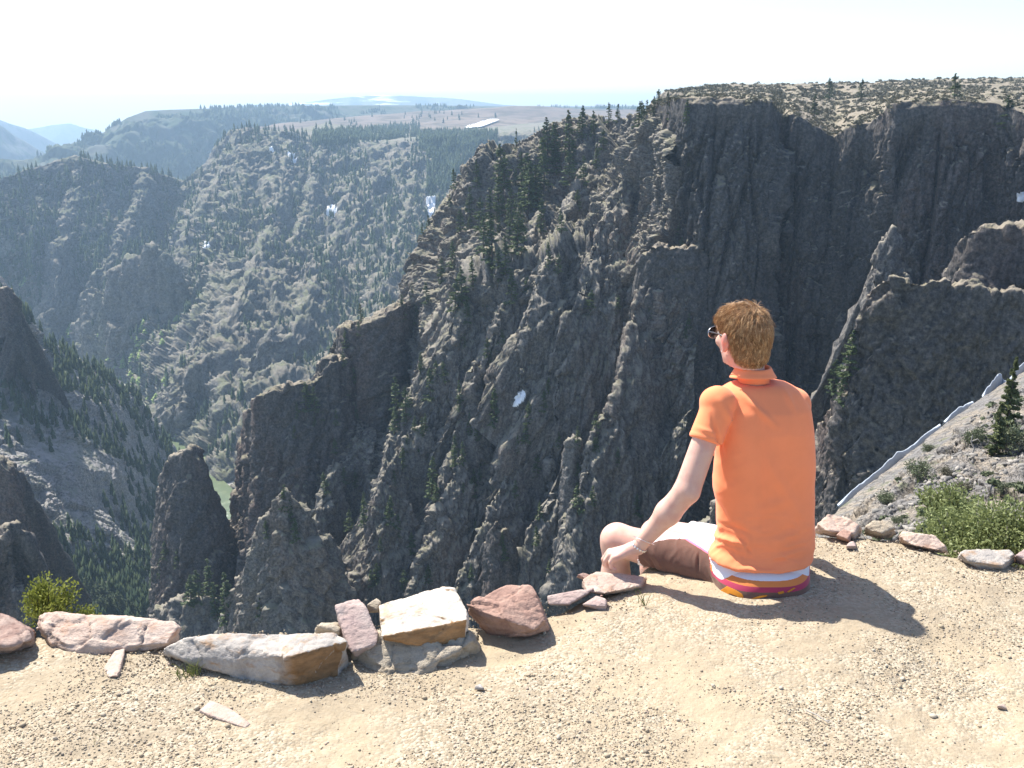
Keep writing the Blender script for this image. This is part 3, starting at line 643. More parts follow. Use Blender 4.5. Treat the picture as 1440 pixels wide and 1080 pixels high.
stone('boulder', [(228, 912, .06), (262, 896, .13), (300, 893, .15), (405, 893, .16), (470, 892, .17), (488, 902, .16), (440, 914, .17), (408, 924, .16), (330, 925, .08), (250, 925, .05)],
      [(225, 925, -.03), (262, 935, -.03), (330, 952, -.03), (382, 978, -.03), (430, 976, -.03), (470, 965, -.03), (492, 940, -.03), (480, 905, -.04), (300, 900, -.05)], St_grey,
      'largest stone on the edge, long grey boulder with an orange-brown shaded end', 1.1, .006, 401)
stone('boulder', [(52, 866, .05), (78, 858, .10), (112, 862, .11), (165, 872, .11), (240, 872, .09), (252, 882, .07), (235, 905, .03), (160, 912, .02), (90, 905, .03), (60, 885, .05)],
      [(50, 885, -.04), (70, 915, -.03), (110, 930, -.03), (165, 925, -.03), (245, 910, -.03), (255, 884, -.05), (120, 870, -.05)], St_pink,
      'long low pink slab left of the big grey boulder', 1.2, .006, 402)
stone('slab', [(148, 938, .012), (163, 915, .03), (176, 912, .03), (166, 950, .012), (152, 952, .006)], [(140, 945, -.02), (160, 912, -.02), (178, 914, -.02), (170, 955, -.02), (148, 955, -.02)], St_pink,
      'thin pointed pink flake stuck in the gravel against the low pink slab', .25, .004, 403, soft=0)
stone('boulder', [(-120, 852, .16), (-20, 858, .16), (12, 868, .13), (42, 886, .1), (46, 900, .07), (20, 908, .1), (-60, 910, .12)], [(-140, 900, -.03), (-60, 930, -.03), (10, 926, -.03), (44, 910, -.03), (50, 890, -.04), (-40, 870, -.05)], St_dark,
      'dark red-brown boulder cut off by the left edge of the picture', 1.1, .006, 404)
stone('slab', [(470, 850, .2), (505, 841, .21), (514, 852, .2), (532, 890, .12), (530, 906, .09), (494, 918, .07), (484, 890, .12)], [(478, 862, .1), (512, 862, .1), (534, 905, .02), (500, 925, .02), (482, 900, .04)], St_purple,
      'mauve slab tilted up between the grey boulder and the white-topped block', .5, .005, 405)
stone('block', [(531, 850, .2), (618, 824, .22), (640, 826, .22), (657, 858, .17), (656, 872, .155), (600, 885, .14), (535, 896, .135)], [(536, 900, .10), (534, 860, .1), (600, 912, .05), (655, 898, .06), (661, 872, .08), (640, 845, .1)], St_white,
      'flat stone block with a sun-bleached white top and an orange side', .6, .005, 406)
stone('dirt_clod', [(500, 905, .08), (536, 890, .11), (600, 890, .10), (655, 882, .1), (668, 900, .07)], [(488, 935, -.03), (560, 962, -.03), (625, 946, -.03), (676, 920, -.03), (672, 888, -.02), (540, 880, -.02)], St_mortar,
      'lump of hardened pale dirt carrying the white-topped block', 1.5, .006, 407, cat='dirt clod')
stone('boulder', [(655, 850, .14), (712, 822, .19), (746, 824, .19), (754, 835, .17), (768, 872, .09), (752, 886, .07), (700, 868, .12), (676, 866, .10)], [(658, 862, .03), (690, 896, -.03), (740, 898, -.03), (771, 886, -.02), (762, 848, -.03), (700, 845, -.03)], St_red,
      'red-brown wedge-shaped stone right of the white-topped block', .9, .005, 408)
stone('slab', [(770, 838, .05), (836, 826, .05), (834, 830, .045), (800, 850, .02), (772, 850, .02)], [(770, 850, -.03), (800, 853, -.03), (838, 830, -.03), (772, 840, -.03)], St_purple,
      'thin flat mauve slab lying on the brink right of the red-brown wedge', .3, .004, 409, soft=0)
stone('slab', [(818, 850, .02), (838, 838, .03), (852, 842, .03), (853, 852, .015)], [(818, 854, -.02), (852, 862, -.02), (856, 850, -.02), (836, 838, -.02)], St_purple,
      'small mauve stone chip in front of the flat slab near the hand', .3, .004, 410, soft=0)
stone('slab', [(820, 815, .05), (838, 804, .055), (872, 806, .05), (905, 812, .035), (900, 824, .02), (850, 834, .02), (826, 832, .03)], [(818, 824, -.03), (850, 838, -.03), (905, 830, -.03), (910, 812, -.03), (838, 806, -.03)], St_pink,
      'flat crumbling pink stone under the hand of the person', .6, .004, 411)
stone('slab', [(812, 808, .05), (820, 805, .055), (840, 812, .04), (830, 818, .03)], [(810, 812, .0), (840, 822, .0), (824, 806, .0)], St_dark, 'tiny dark stone flake propped on the brink left of the pink stone', .2, .003, 412, soft=0)
stone('slab', [(280, 998, .008), (296, 985, .016), (322, 994, .02), (352, 1018, .012), (345, 1024, .006), (300, 1008, .012)], [(278, 1004, -.01), (298, 984, -.01), (356, 1020, -.01), (345, 1027, -.01), (300, 1014, -.01)], St_pink,
      'flat pink stone flake lying alone on the gravel below the grey boulder', .3, .004, 413, soft=0)
stone('pebble', [(516, 850, .17), (530, 840, .19), (536, 846, .18), (530, 858, .15)], [(516, 862, .12), (534, 862, .12), (528, 845, .12)], St_mortar, 'small whitish stone wedged between mauve slab and white-topped block', .3, .004, 414)
stone('boulder', [(446, 880, .12), (470, 876, .13), (480, 884, .12), (478, 892, .1)], [(440, 896, -.02), (482, 900, -.02), (480, 880, -.02), (450, 878, -.02)], St_mortar, 'pale lump behind the right end of the grey boulder', 1., .005, 415)
# right side
stone('boulder', [(1148, 736, .06), (1166, 724, .09), (1190, 728, .08), (1208, 738, .06), (1200, 750, .03), (1160, 746, .04)], [(1144, 750, -.03), (1172, 752, -.03), (1204, 762, -.03), (1212, 745, -.03), (1160, 730, -.03)], St_pink,
      'pinkish cracked stone on the brink just right of the person', 1., .005, 416)
stone('slab', [(1176, 752, .03), (1186, 742, .05), (1198, 748, .04), (1192, 758, .02)], [(1176, 758, -.01), (1196, 764, -.01), (1200, 748, -.01), (1184, 744, -.01)], St_red, 'small reddish chip leaning on the pinkish cracked stone', .3, .004, 417, soft=0)
stone('pebble', [(1190, 768, .02), (1200, 761, .03), (1204, 768, .02)], [(1190, 773, -.01), (1204, 774, -.01), (1204, 764, -.01), (1194, 762, -.01)], St_purple, 'fist-sized grey-mauve pebble on the dirt below the pinkish cracked stone', .2, .003, 418)
stone('boulder', [(1216, 742, .05), (1228, 733, .08), (1248, 733, .07), (1258, 742, .05), (1240, 752, .03)], [(1214, 752, -.03), (1240, 760, -.03), (1262, 752, -.03), (1240, 736, -.03)], St_mortar, 'rounded pale stone sunk in the brink', 1., .005, 419)
stone('boulder', [(1264, 754, .05), (1292, 750, .07), (1312, 752, .06), (1330, 768, .02), (1318, 774, .01), (1280, 766, .03)], [(1262, 764, -.03), (1300, 776, -.03), (1334, 778, -.03), (1316, 754, -.03), (1270, 750, -.03)], St_pink, 'pinkish stone with a sandy top between pale round stone and grey slab', 1., .005, 420)
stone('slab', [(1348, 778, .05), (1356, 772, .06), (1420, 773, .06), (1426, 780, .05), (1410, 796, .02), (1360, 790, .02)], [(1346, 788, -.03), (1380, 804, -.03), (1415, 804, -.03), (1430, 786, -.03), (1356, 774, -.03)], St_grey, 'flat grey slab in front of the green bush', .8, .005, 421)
stone('boulder', [(1428, 780, .05), (1438, 772, .07), (1470, 772, .07), (1490, 784, .05), (1450, 794, .03)], [(1426, 792, -.03), (1460, 802, -.03), (1495, 796, -.03), (1450, 774, -.03)], St_purple, 'mauve stone at the right border next to the grey slab', 1., .005, 422)
stone('pebble', [(1402, 992, .012), (1410, 990, .014), (1416, 996, .006)], [(1401, 996, -.004), (1416, 999, -.004), (1412, 990, -.004)], St_pink, 'small light chip lying on the dirt at the lower right', .1, .003, 423)
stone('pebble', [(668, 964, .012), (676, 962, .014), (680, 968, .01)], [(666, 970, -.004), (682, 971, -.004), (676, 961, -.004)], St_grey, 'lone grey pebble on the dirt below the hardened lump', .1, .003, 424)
# ---------------------------------------------------------------- plants
rnd = random.Random(77); rg = np.random.default_rng(77)
def quads_at(C, A, B):
    """quads from centres and two half vectors"""
    n = len(C); V = np.stack([C-A-B*.6, C+A*.2-B, C+A+B*.6, C-A*.2+B], 1).reshape(-1, 3)
    return V, np.arange(n*4).reshape(n, 4)
def tube(pts, r0, r1, sides=5):
    pts = np.asarray(pts, float); n = len(pts); t = np.gradient(pts, axis=0); t /= np.linalg.norm(t, axis=1, keepdims=True)+1e-9
    up = np.array([0, 0, 1.]) if abs(t[0, 2]) < .9 else np.array([1., 0, 0])
    a = np.cross(t, up); a /= np.linalg.norm(a, axis=1, keepdims=True)+1e-9; b = np.cross(t, a)
    r = np.linspace(r0, r1, n)[:, None, None]; th = np.linspace(0, 2*math.pi, sides, endpoint=False)
    V = pts[:, None]+r*(a[:, None]*np.cos(th)[None, :, None]+b[:, None]*np.sin(th)[None, :, None])
    i = np.arange(n-1)[:, None]*sides+np.arange(sides)[None]; j = np.arange(n-1)[:, None]*sides+(np.arange(sides)[None]+1) % sides
    F = np.stack([i, j, j+sides, i+sides], -1).reshape(-1, 4)
    return V.reshape(-1, 3), F
def join(parts):
    Vs, Fs, n = [], [], 0
    for v, f in parts: Vs.append(v); Fs.append(f+n); n += len(v)
    return np.concatenate(Vs), np.concatenate(Fs)
def fir_mesh(seed, leaves=1500, width=.19, droop=.25, bare=.08, top=1.0, ragged=.35):
    """unit height conifer: crown (small needle sprays on whorled boughs) and trunk"""
    r = np.random.default_rng(seed); C, A, B = [], [], []; limbs = []
    nb = 70; zs_ = bare+(1-bare)*np.sort(r.random(nb))**.9
    k = leaves//nb
    gap = r.random(nb) < .12
    for z, gp in zip(zs_, gap):
        if gp: continue
        a = r.uniform(0, 6.283); L = width*((1.02-z)**.75)*(1-ragged*r.random())*min(1, (z-bare)/.12+.55)
        d = np.array([math.cos(a), math.sin(a), -droop*(1-z)+.25*z])
        n = max(4, int(k*(.35+L/width))); t = .12+.88*r.random(n)**.8
        side = np.array([-d[1], d[0], 0])
        spread = (1-t*.75)*L*.38
        c = np.array([0, 0, z])+d*(t*L)[:, None]+side*(r.normal(0, .55, n)*spread)[:, None]; c[:, 2] += r.normal(0, .008, n)
        s = r.uniform(.009, .019, n)*(1+.4*(1-z))
        aa = d*1.0+side*r.normal(0, .6, n)[:, None]+np.array([0, 0, 1])*r.normal(-.15, .3, n)[:, None]; aa /= np.linalg.norm(aa, axis=1, keepdims=True)
        bb = np.cross(aa, r.normal(size=(n, 3))); bb /= np.linalg.norm(bb, axis=1, keepdims=True)
        C.append(c); A.append(aa*s[:, None]*1.3); B.append(bb*s[:, None]*.7)
        limbs.append(tube([[0, 0, z], np.array([0, 0, z])+d*L*.8], .0035, .001, 3))
    crown = quads_at(np.concatenate(C), np.concatenate(A), np.concatenate(B))
    trunk = join([tube([[0, 0, -.06], [.004, 0, .4], [0, .003, .75], [0, 0, .98]], .016, .002, 6)]+limbs)
    return crown, trunk
FIRS = []
for s_, (w_, lv, rg_, br) in enumerate([(.17, 1500, .35, .05), (.2, 1700, .5, .1), (.14, 1300, .3, .04), (.23, 1900, .5, .12), (.16, 1300, .6, .08), (.27, 1900, .55, .14)]):
    c_, t_ = fir_mesh(500+s_, lv, w_, ragged=rg_, bare=br)
    FIRS.append((mesh_from('crown', *c_, M_needle, link=False), mesh_from('trunk', *t_, M_bark, link=False)))
c_, t_ = fir_mesh(560, 9000, .2, ragged=.4, bare=.03); FIR_BIG = (mesh_from('crown', *c_, M_needle2, link=False), mesh_from('trunk', *t_, M_bark, link=False))
def put_tree(name, loc, h, label, cat, group, kind=None, wide=1.0, meshes=None, lean=0):
    m = meshes or FIRS[rnd.randrange(len(FIRS)) if kind is None else kind]
    e = empty(name, loc); wide *= 1.45; e.scale = (h*wide, h*wide, h); e.rotation_euler = (rnd.uniform(-.05, .05), rnd.uniform(-.05, .05)+lean, rnd.uniform(0, 6.28)); tag(e, label, cat, group)
    for nm, me in (('crown', m[0]), ('trunk', m[1])):
        o = bpy.data.objects.new(nm, me); COL.objects.link(o); o.parent = e
    return e
bpy.context.view_layer.update(); DG = bpy.context.evaluated_depsgraph_get()
CAMLOC = Vector((0, 0, CAM_H))
def hit(px, py):
    ok, loc, nor, idx, ob, _ = S.ray_cast(DG, CAMLOC, Vector(ray(px, py)).normalized())
    return (loc, nor, ob.name) if ok else None
def px_per_m(loc): return FPX/(loc.y*CP-(loc.z-CAM_H)*SP)

hero = [(902,167,20),(868,174,22),(856,176,24),(835,200,34),(818,202,40),(801,218,48),(770,218,40),(781,232,45),(762,243,46),(705,262,45),(709,280,50),(671,265,32),(733,265,40),(745,292,58),(765,268,45),(780,252,40),(800,266,40),(820,262,34),(742,304,58),(753,295,50),(702,303,40),(690,322,45),(732,343,45),(728,365,52),(680,363,45),(693,386,60),(700,400,40),(711,388,45),(772,378,30),(785,388,25),(806,236,30),(848,215,26),(838,238,28),(660,300,30),(648,330,28),(676,330,40),(720,320,44),(760,330,40),(790,330,28),(812,300,26),
 (650,432,45),(640,444,40),(656,458,30),(720,432,40),(685,434,30),(566,452,30),(586,458,22),(740,428,30),(830,448,32),(870,443,22),(600,430,26),(620,400,30),(635,380,32),(665,405,36),
 (558,583,44),(571,590,36),(555,612,32),(491,558,22),(593,522,22),(605,568,40),(614,540,26),(695,603,46),(607,702,50),(549,748,42),(512,742,36),(430,583,36),(443,582,32),(418,590,20),(472,642,22),(812,727,36),(836,637,18),(400,722,34),(408,735,28),(376,760,24),(770,560,24),(724,700,22),(640,660,26),(668,690,26),(590,640,24),
 (297,840,46),(281,852,42),(268,858,42),(320,852,42),(305,872,46),(318,884,46),(367,872,32),(250,800,24),(256,815,20),(225,815,24),(232,790,24),
 (1172,560,44),(1190,545,64),(1182,575,40),(966,235,20),(965,178,30),(950,330,26),(1190,300,10),(1208,205,12)]
GR = 'conifers growing on the rock ribs and ledges of the near flank'
def side(x): return '' if x > 940 else ', '+('far left end' if x < 420 else 'left third' if x < 600 else 'left of its middle' if x < 700 else 'right of its middle' if x < 790 else 'right third')
for a_, b_, h_ in hero:
    h_ = h_*1.2
    q = hit(a_, b_)
    if not q or q[0].y > 700: continue
    up_ = 'high on the flank under the rim' if b_ < 320 else ('halfway down the dark rock ribs' if b_ < 600 else 'low between the rock towers near the brink')
    if a_ > 940: up_ = 'at the foot of the shaded wall' if b_ > 400 else 'clinging to the shaded wall'
    h = h_*1.08/px_per_m(q[0]); put_tree('conifer', q[0]+Vector((0, .4, -.3)), h, 'slim dark green conifer '+up_+side(a_), 'conifer', GR+' '+up_.split()[0]+side(a_))
RT = [(925, 152, 24, 5, 'lone dark conifer on the skyline where the left end of the rim begins'), (1167, 141, 28, 1, 'dark conical conifer on the brushy plateau, left of the pair near the middle notch'), (1211, 140, 26, 1, 'dark conical conifer on the brushy plateau, right of the pair near the middle notch'), (1145, 163, 28, 0, 'dark conifer at the lip of the notch in the rim'), (1343, 139, 32, 5, 'broad dark conifer standing up into the sky on the rim at the right'), (1417, 186, 46, 3, 'dark conifer at the rim edge near the right border')]
for a_, b_, h_, k_, lb in RT:
    q = hit(a_, b_)
    if q: put_tree('conifer', q[0]+Vector((0, .5, -.3)), h_*1.1/px_per_m(q[0]), lb, 'conifer', None, k_, 1.35 if k_ in (5, 3) else 1.15)
q = hit(726, 216)
if q: put_tree('conifer', q[0], 34/px_per_m(q[0]), 'broad round-topped conifer among slim ones high on the flank', 'conifer', None, 5, .4)
# random ones on ledges of the flank
def loft_pts(name, n, zmin, seed, vmin=0., vmax=1., umin=0., umax=1., mask=None):
    G = LOFTS[name]; N = grid_normals(G); N = N*np.sign(N[..., 2:3].mean()); r = np.random.default_rng(seed)
    a = r.integers(int(vmin*(G.shape[0]-1)), int(vmax*(G.shape[0]-1)), n*14); b = r.integers(int(umin*(G.shape[1]-1)), int(umax*(G.shape[1]-1)), n*14)
    p = G[a, b]; ok = N[a, b, 2] > zmin
    if mask is not None: ok &= mask(p, a/G.shape[0], b/G.shape[1], r)
    return p[ok][:n]
def seen(p):
    x, y = pix(p); return -30 < x < 1470 and 90 < y < 960
def visible(p, tol=.03):
    d = Vector(p)-CAMLOC; L = d.length; ok, loc, *_ = S.ray_cast(DG, CAMLOC, d.normalized())
    return (not ok) or (loc-CAMLOC).length > L*(1-tol)
cnt = 0
for p in loft_pts('rock_flank', 700, .35, 91, .14, .85, mask=lambda p, a, b, r: (fbm(p/38., 3, 93) > .04)):
    if cnt >= 45: break
    if not seen(p) or not visible(p+[0, 0, 2]): continue
    y_ = pix(p)[1]; h = rnd.uniform(5, 11) if y_ < 420 else rnd.uniform(4, 8)
    wh = 'high on the flank under the rim' if y_ < 320 else ('halfway down the dark rock ribs' if y_ < 600 else 'low between the rock towers near the brink')
    put_tree('conifer', Vector(p)+Vector((0, 0, -.4)), h, 'slim dark green conifer '+wh+side(pix(p)[0]), 'conifer', GR+' '+wh.split()[0]+side(pix(p)[0])); cnt += 1

cnt = 0
while cnt < 82:
    a_, b_ = rnd.uniform(400, 900), rnd.uniform(250, 850)
    if rnd.random() < (a_-400)/900 or (b_-250) < (620-a_)*.9: continue
    q = hit(a_, b_); v3 = q and fbm(np.array([[q[0].x/30, q[0].y/30, q[0].z/45]]), 2, 95)[0]
    if not q or abs(q[1].z) < .22 or q[0].y > 500 or q[0].y < 200 or v3 < -.02: continue
    wh = 'high on the flank under the rim' if b_ < 320 else ('halfway down the dark rock ribs' if b_ < 600 else 'low between the rock towers near the brink')
    put_tree('conifer', q[0]+Vector((0, .3, -.4)), rnd.uniform(4.5, 10), 'slim dark green conifer '+wh+side(a_), 'conifer', GR+' '+wh.split()[0]+side(a_)); cnt += 1

# low-poly conifers, many in one mesh
def cheap(n, seed, hs, wide=.2):
    """n small conifers: three ragged skirts each"""
    r = np.random.default_rng(seed); sides = 6; parts = []
    V = []; F = []; base = 0
    tiers = [(0.0, .5, 1.0), (.28, .78, .78), (.55, 1.0, .5)]
    th = np.linspace(0, 6.283, sides, endpoint=False)
    V = np.zeros((n, len(tiers)*(sides+1), 3))
    for k, (z0, z1, w) in enumerate(tiers):
        o = k*(sides+1); rr = w*wide*(1+r.uniform(-.4, .35, (n, sides)))
        V[:, o:o+sides, 0] = rr*np.cos(th); V[:, o:o+sides, 1] = rr*np.sin(th); V[:, o:o+sides, 2] = z0+r.uniform(-.04, .07, (n, sides))
        V[:, o+sides, 2] = z1; V[:, o+sides, :2] = r.normal(0, .01, (n, 2))
    f = [(k*(sides+1)+i, k*(sides+1)+(i+1) % sides, k*(sides+1)+sides) for k in range(len(tiers)) for i in range(sides)]
    V *= hs[:, None, None]
    return V, np.array(f)
def forest(name, pts, hs, label, cat, seed, mat, wide=.2, sink=.3):
    V, f = cheap(len(pts), seed, hs, wide); V = V+np.asarray(pts)[:, None]; V[:, :, 2] -= sink
    F = (f[None]+(np.arange(len(pts))*V.shape[1])[:, None, None]).reshape(-1, 3)
    o = mesh_from(name, V.reshape(-1, 3), F, mat); tag(o, label, cat, kind='stuff'); return o
def far_needle(name, a, b):
    t = NT(name, .9, .1); g = t.n.new('ShaderNodeNewGeometry').outputs['Random Per Island']; t.color(t.mix(g, a, b)); return t.m
M_far = far_needle('distant_firs', (.03, .05, .028), (.06, .08, .035))
M_farb = far_needle('distant_broadleaf', (.13, .19, .06), (.24, .30, .10))
# left slope: the nearest as individual trees
def lmask(p, a, b, r):
    q = p.copy(); q[:, 0] -= .5*p[:, 1]
    return (fbm(q/np.array([55, 200, 200.]), 3, 83)*1.5+.30*(b-.45)*2+r.uniform(-.35, .35, len(p)) > -.22)
lp = loft_pts('scree_slope', 2300, .3, 94, .06, 1., .12, 1., lmask); lp = np.array([p for p in lp if seen(p)])
lp = lp[np.argsort(lp[:, 1])]; single = []; rest = []
for p in lp:
    if len(single) < 50 and visible(p+[0, 0, 3], .02): single.append(p)
    else: rest.append(p)
for p in single:
    put_tree('conifer', Vector(p)+Vector((0, 0, -.5)), rnd.uniform(8, 13), 'dark conifer on the lower part of the scree slope at the left', 'conifer', 'conifers on the scree slope at the left', wide=1.2)
rest = np.array(rest); forest('conifer_forest', rest, rg.uniform(7, 13, len(rest)), 'dark conifers crowding the ridge side of the left scree slope', 'forest', 3, M_far, .19)
def mmask(p, a, b, r):
    q = p.copy(); q[:, 0] += .5*p[:, 2]
    return (fbm(q/np.array([90, 200, 200.]), 4, 87)*2+.28+r.uniform(-.25, .25, len(p)) > .1)
mp = loft_pts('canyon_side', 11000, .28, 95, .09, .97, 0, 1, mmask)
forest('conifer_forest', mp, 5+12*rg.random(len(mp))**1.5, 'dark conifers dotting the hazy far side of the canyon', 'forest', 4, M_far, .2)
mp = loft_pts('canyon_side', 1500, .3, 96, .68, .995, .14, .60, lambda p, a, b, r: fbm(p/60., 3, 88) > .05)
forest('green_bushes', mp, rg.uniform(4, 8, len(mp)), 'fresh green broadleaf trees along the canyon bottom by the river', 'trees', 5, M_farb, .6)
# tree band on the plateau behind
band = []
for a_, b_ in zip(rg.uniform(395, 700, 5200), rg.uniform(158, 212, 5200)):
    t1 = 198-(a_-440)*.13; 
    d1 = abs(b_-(186+(560-a_)*.10)) < 9 and 440 < a_ < 590 and b_ > 168
    d2 = 590 < a_ < 700 and b_ > 186
    if (d1 or d2 or rg.random() < .02):
        q = hit(a_, b_)
        if q and q[2] in ('far_plateau', 'canyon_side', 'far_plateau.001', 'far_mesa'): band.append(q[0])
for a_, b_ in zip(rg.uniform(600, 700, 900), rg.uniform(195, 270, 900)):
    q = hit(a_, b_)
    if q and q[2].startswith('canyon_side'): band.append(q[0])
band = np.array([tuple(x) for x in band]); forest('conifer_forest', band, rg.uniform(10, 16, len(band)), 'belt of dark conifers on the plateau edge beyond the flank', 'forest', 6, M_far, .22)
ep = loft_pts('far_mesa', 5000, -1, 97, .2, .85, 0, 1, lambda p, a, b, r: fbm(p/180., 4, 89) > .0)
forest('conifer_forest', ep, rg.uniform(10, 18, len(ep)), 'faint blue-green conifers on the far mesa side', 'forest', 7, M_far, .3)

# scrub on the rim plateau: countless low shrubs
def shrubs(name, pts, sz, label, seed, mat, flat=.7, leaves=26):
    r = np.random.default_rng(seed); n = len(pts)
    d = r.normal(size=(n, leaves, 3)); d /= np.linalg.norm(d, axis=2, keepdims=True); d[:, :, 2] = np.abs(d[:, :, 2])*flat
    c = np.asarray(pts)[:, None]+d*sz[:, None, None]*(r.random((n, leaves, 1))**.4)*r.uniform(.75, 1.25, (n, 1, 3))
    a = r.normal(size=c.shape); a /= np.linalg.norm(a, axis=2, keepdims=True); b = np.cross(a, r.normal(size=c.shape)); b /= np.linalg.norm(b, axis=2, keepdims=True)
    s = sz[:, None, None]*.30
    V, F = quads_at(c.reshape(-1, 3), (a*s).reshape(-1, 3), (b*s).reshape(-1, 3))
    o = mesh_from(name, V, F, mat); tag(o, label, 'shrubs', kind='stuff'); return o
G = LOFTS['canyon_wall']; nr = int(G.shape[0]*.285); sp = []
r = np.random.default_rng(98); a = r.random(9000)**.75; b = r.random(9000)
ii = (a*(nr-2)).astype(int); jj = (b*(G.shape[1]-1)).astype(int); sp = G[ii, jj]+r.normal(0, 1.2, (9000, 3))*[1, 1, 0]
sp = sp[(sp[:, 1] < 900)]; sp = sp[fbm(sp/14., 3, 99)+r.uniform(-.4, .4, len(sp)) > -.12]
shrubs('sagebrush', sp, r.uniform(.5, 1.5, len(sp))*(1+(sp[:, 1] > 500)*.4), 'grey-green sagebrush and scrub covering the plateau above the wall', 9, M_scrub)
fp = loft_pts('rock_flank', 1500, .5, 101, .12, .75, mask=lambda p, a, b, r: (fbm(p/22., 3, 103) > .02))
shrubs('ledge_scrub', fp, rg.uniform(.4, 1.1, len(fp)), 'small grey-green shrubs on the ledges of the rock flank', 10, M_scrub)

# leafy shrubs close by
def bush_mesh(seed, n=3000, clumps=26, R=1.0, leaf=.05, tall=1.0, upright=.5):
    r = np.random.default_rng(seed); tw = []; C = []; Dr = []
    for k in range(clumps):
        d = r.normal(size=3); d[2] = abs(d[2])*tall+upright; d /= np.linalg.norm(d); L = R*r.uniform(.55, 1.05)
        mid = d*L*.5+r.normal(0, .08, 3)*R; end = d*L+np.array([0, 0, .1*R]); tw.append(tube([[0, 0, 0], mid, end], .018*R, .004*R, 4))
        m = n//clumps; t = r.random(m)**.7; base = (1-t)[:, None]*mid+t[:, None]*end
        C.append(base+r.normal(0, .13*R, (m, 3))*[1, 1, .9]); Dr.append(np.tile(d, (m, 1)))
    C = np.concatenate(C); D = np.concatenate(Dr)+r.normal(0, .8, C.shape); D /= np.linalg.norm(D, axis=1, keepdims=True)
    B = np.cross(D, r.normal(size=C.shape)); B /= np.linalg.norm(B, axis=1, keepdims=True); s = leaf*R*r.uniform(.6, 1.3, (len(C), 1))
    return quads_at(C, D*s, B*s*.5), join(tw)
def put_bush(name, loc, size, seed, label, mat, leaf=.05, n=3000, wmat=None, tall=1., upright=.5, group=None, clumps=26, sq=(1, 1, 1)):
    c_, t_ = bush_mesh(seed, n, clumps, 1.0, leaf, tall, upright)
    e = empty(name, loc); e.scale = (size*sq[0], size*sq[1], size*sq[2]); tag(e, label, 'bush', group)
    mesh_from('leaves', *c_, mat, parent=e); mesh_from('branches', *t_, wmat or M_bark, parent=e); return e
put_bush('bush', P(72, 880, 3.7), .19, 601, 'yellow-green leafy bush just over the brink behind the low pink slab', M_bush2, .045, 2600, sq=(.72, .8, 1.0), upright=.9, clumps=34)
put_bush('bush', P(122, 884, 3.7), .10, 602, 'small pale green shoot right of the yellow-green bush', M_bush2, .07, 700, clumps=12)
put_bush('bush', P(1360, 800, 7.2), .52, 603, 'bright green bush beyond the grey slab, left half of the thicket', M_bush, .030, 9000, M_dead, clumps=44)
put_bush('bush', P(1432, 800, 7.0), .50, 604, 'bright green bush at the right border, right half of the thicket', M_bush, .030, 9000, M_dead, clumps=44)
put_bush('bush', P(1330, 742, 9.5), .42, 605, 'taller pale green bush standing behind the thicket', M_bush, .05, 3200, M_dead, upright=1.0, clumps=28)
put_bush('bush', P(1500, 790, 8.0), .6, 606, 'green bush just outside the right border', M_bush, .045, 3000, M_dead) if False else None
for k, (a_, b_, w_, lb) in enumerate([(1291, 668, 24, 'rounded grey-green juniper on the edge of the near slope above the snow strip'), (1242, 706, 18, 'low green juniper near the lower end of the near slope edge'), (1305, 622+12, 12, 'small juniper at the middle of the near slope edge'), (1372, 622, 22, 'grey juniper left of the tall conifer on the near slope'), (1425, 632, 34, 'grey-green juniper at the foot of the tall conifer'), (1330, 668, 14, 'bare grey shrub on the middle of the near slope'), (1355, 690, 16, 'purplish grey shrub on the near slope above the thicket'), (1262, 735, 12, 'little green shrub at the bottom of the near slope'), (1410, 690, 14, 'small grey shrub right on the near slope above the thicket'), (1232, 742, 9, 'tuft of green at the lower tip of the near slope')]):
    q = hit(a_, b_)
    if q: put_bush('juniper', q[0]+Vector((0, 0, -.1)), w_/px_per_m(q[0]), 620+k, lb, M_juniper if k not in (5, 6) else M_scrub, .06, 1600, M_dead)
for a_, b_, h_, lb, w_ in [(1416, 606, 108, 'tall light green conifer on the near slope at the right border', .66), (1398, 640, 78, 'shorter fuller conifer just in front of the tall one on the near slope', .8)]:
    q = hit(a_, b_)
    if q: put_tree('conifer', q[0]+Vector((0, 0, -.1)), h_/px_per_m(q[0]), lb, 'conifer', None, None, w_, FIR_BIG)
# dead wood, grass
q = hit(1366, 640)
if q:
    s_ = 1/px_per_m(q[0]); b0 = q[0]
    v, f = join([tube([b0+Vector((0, 0, 0)), b0+Vector((3*s_, 0, 10*s_)), b0+Vector((-3*s_, 0, 20*s_)), b0+Vector((-2*s_, 0, 30*s_))], 1.6*s_, .5*s_), tube([b0+Vector((-3*s_, 0, 20*s_)), b0+Vector((6*s_, 0, 24*s_)), b0+Vector((10*s_, 0, 19*s_))], 1.*s_, .4*s_)])
    tag(mesh_from('dead_branch', v, f, M_dead), 'bleached bent dead branch on the near slope', 'branch')
def grass_tuft(x0, y0, n, h, label, seed, z=0., spread=12):
    r = np.random.default_rng(seed); parts = []
    for _ in range(n):
        b0 = Pz(x0+r.normal(0, spread), y0+r.normal(0, 3), z); hh = h*r.uniform(.5, 1.1); d = np.array([r.normal(0, .35), r.normal(0, .3), 1])
        p = np.array([[0, 0, -.004], d*hh*.5, d*hh+np.array([r.normal(0, .3), r.normal(0, .2), -.15])*hh]); parts.append(tube(p+np.array(b0), .0014, .0003, 3))
    v, f = join(parts); tag(mesh_from('grass_tuft', v, f, M_grass), label, 'grass')
grass_tuft(266, 948, 34, .05, 'tuft of green grass against the front of the big grey boulder', 1, 0., 12)
grass_tuft(905, 850, 7, .06, 'few thin grass blades on the dirt below the hand', 2, 0., 4)
grass_tuft(136, 1048, 5, .03, 'tiny grass sprout at the lower left of the dirt', 3, 0., 3)
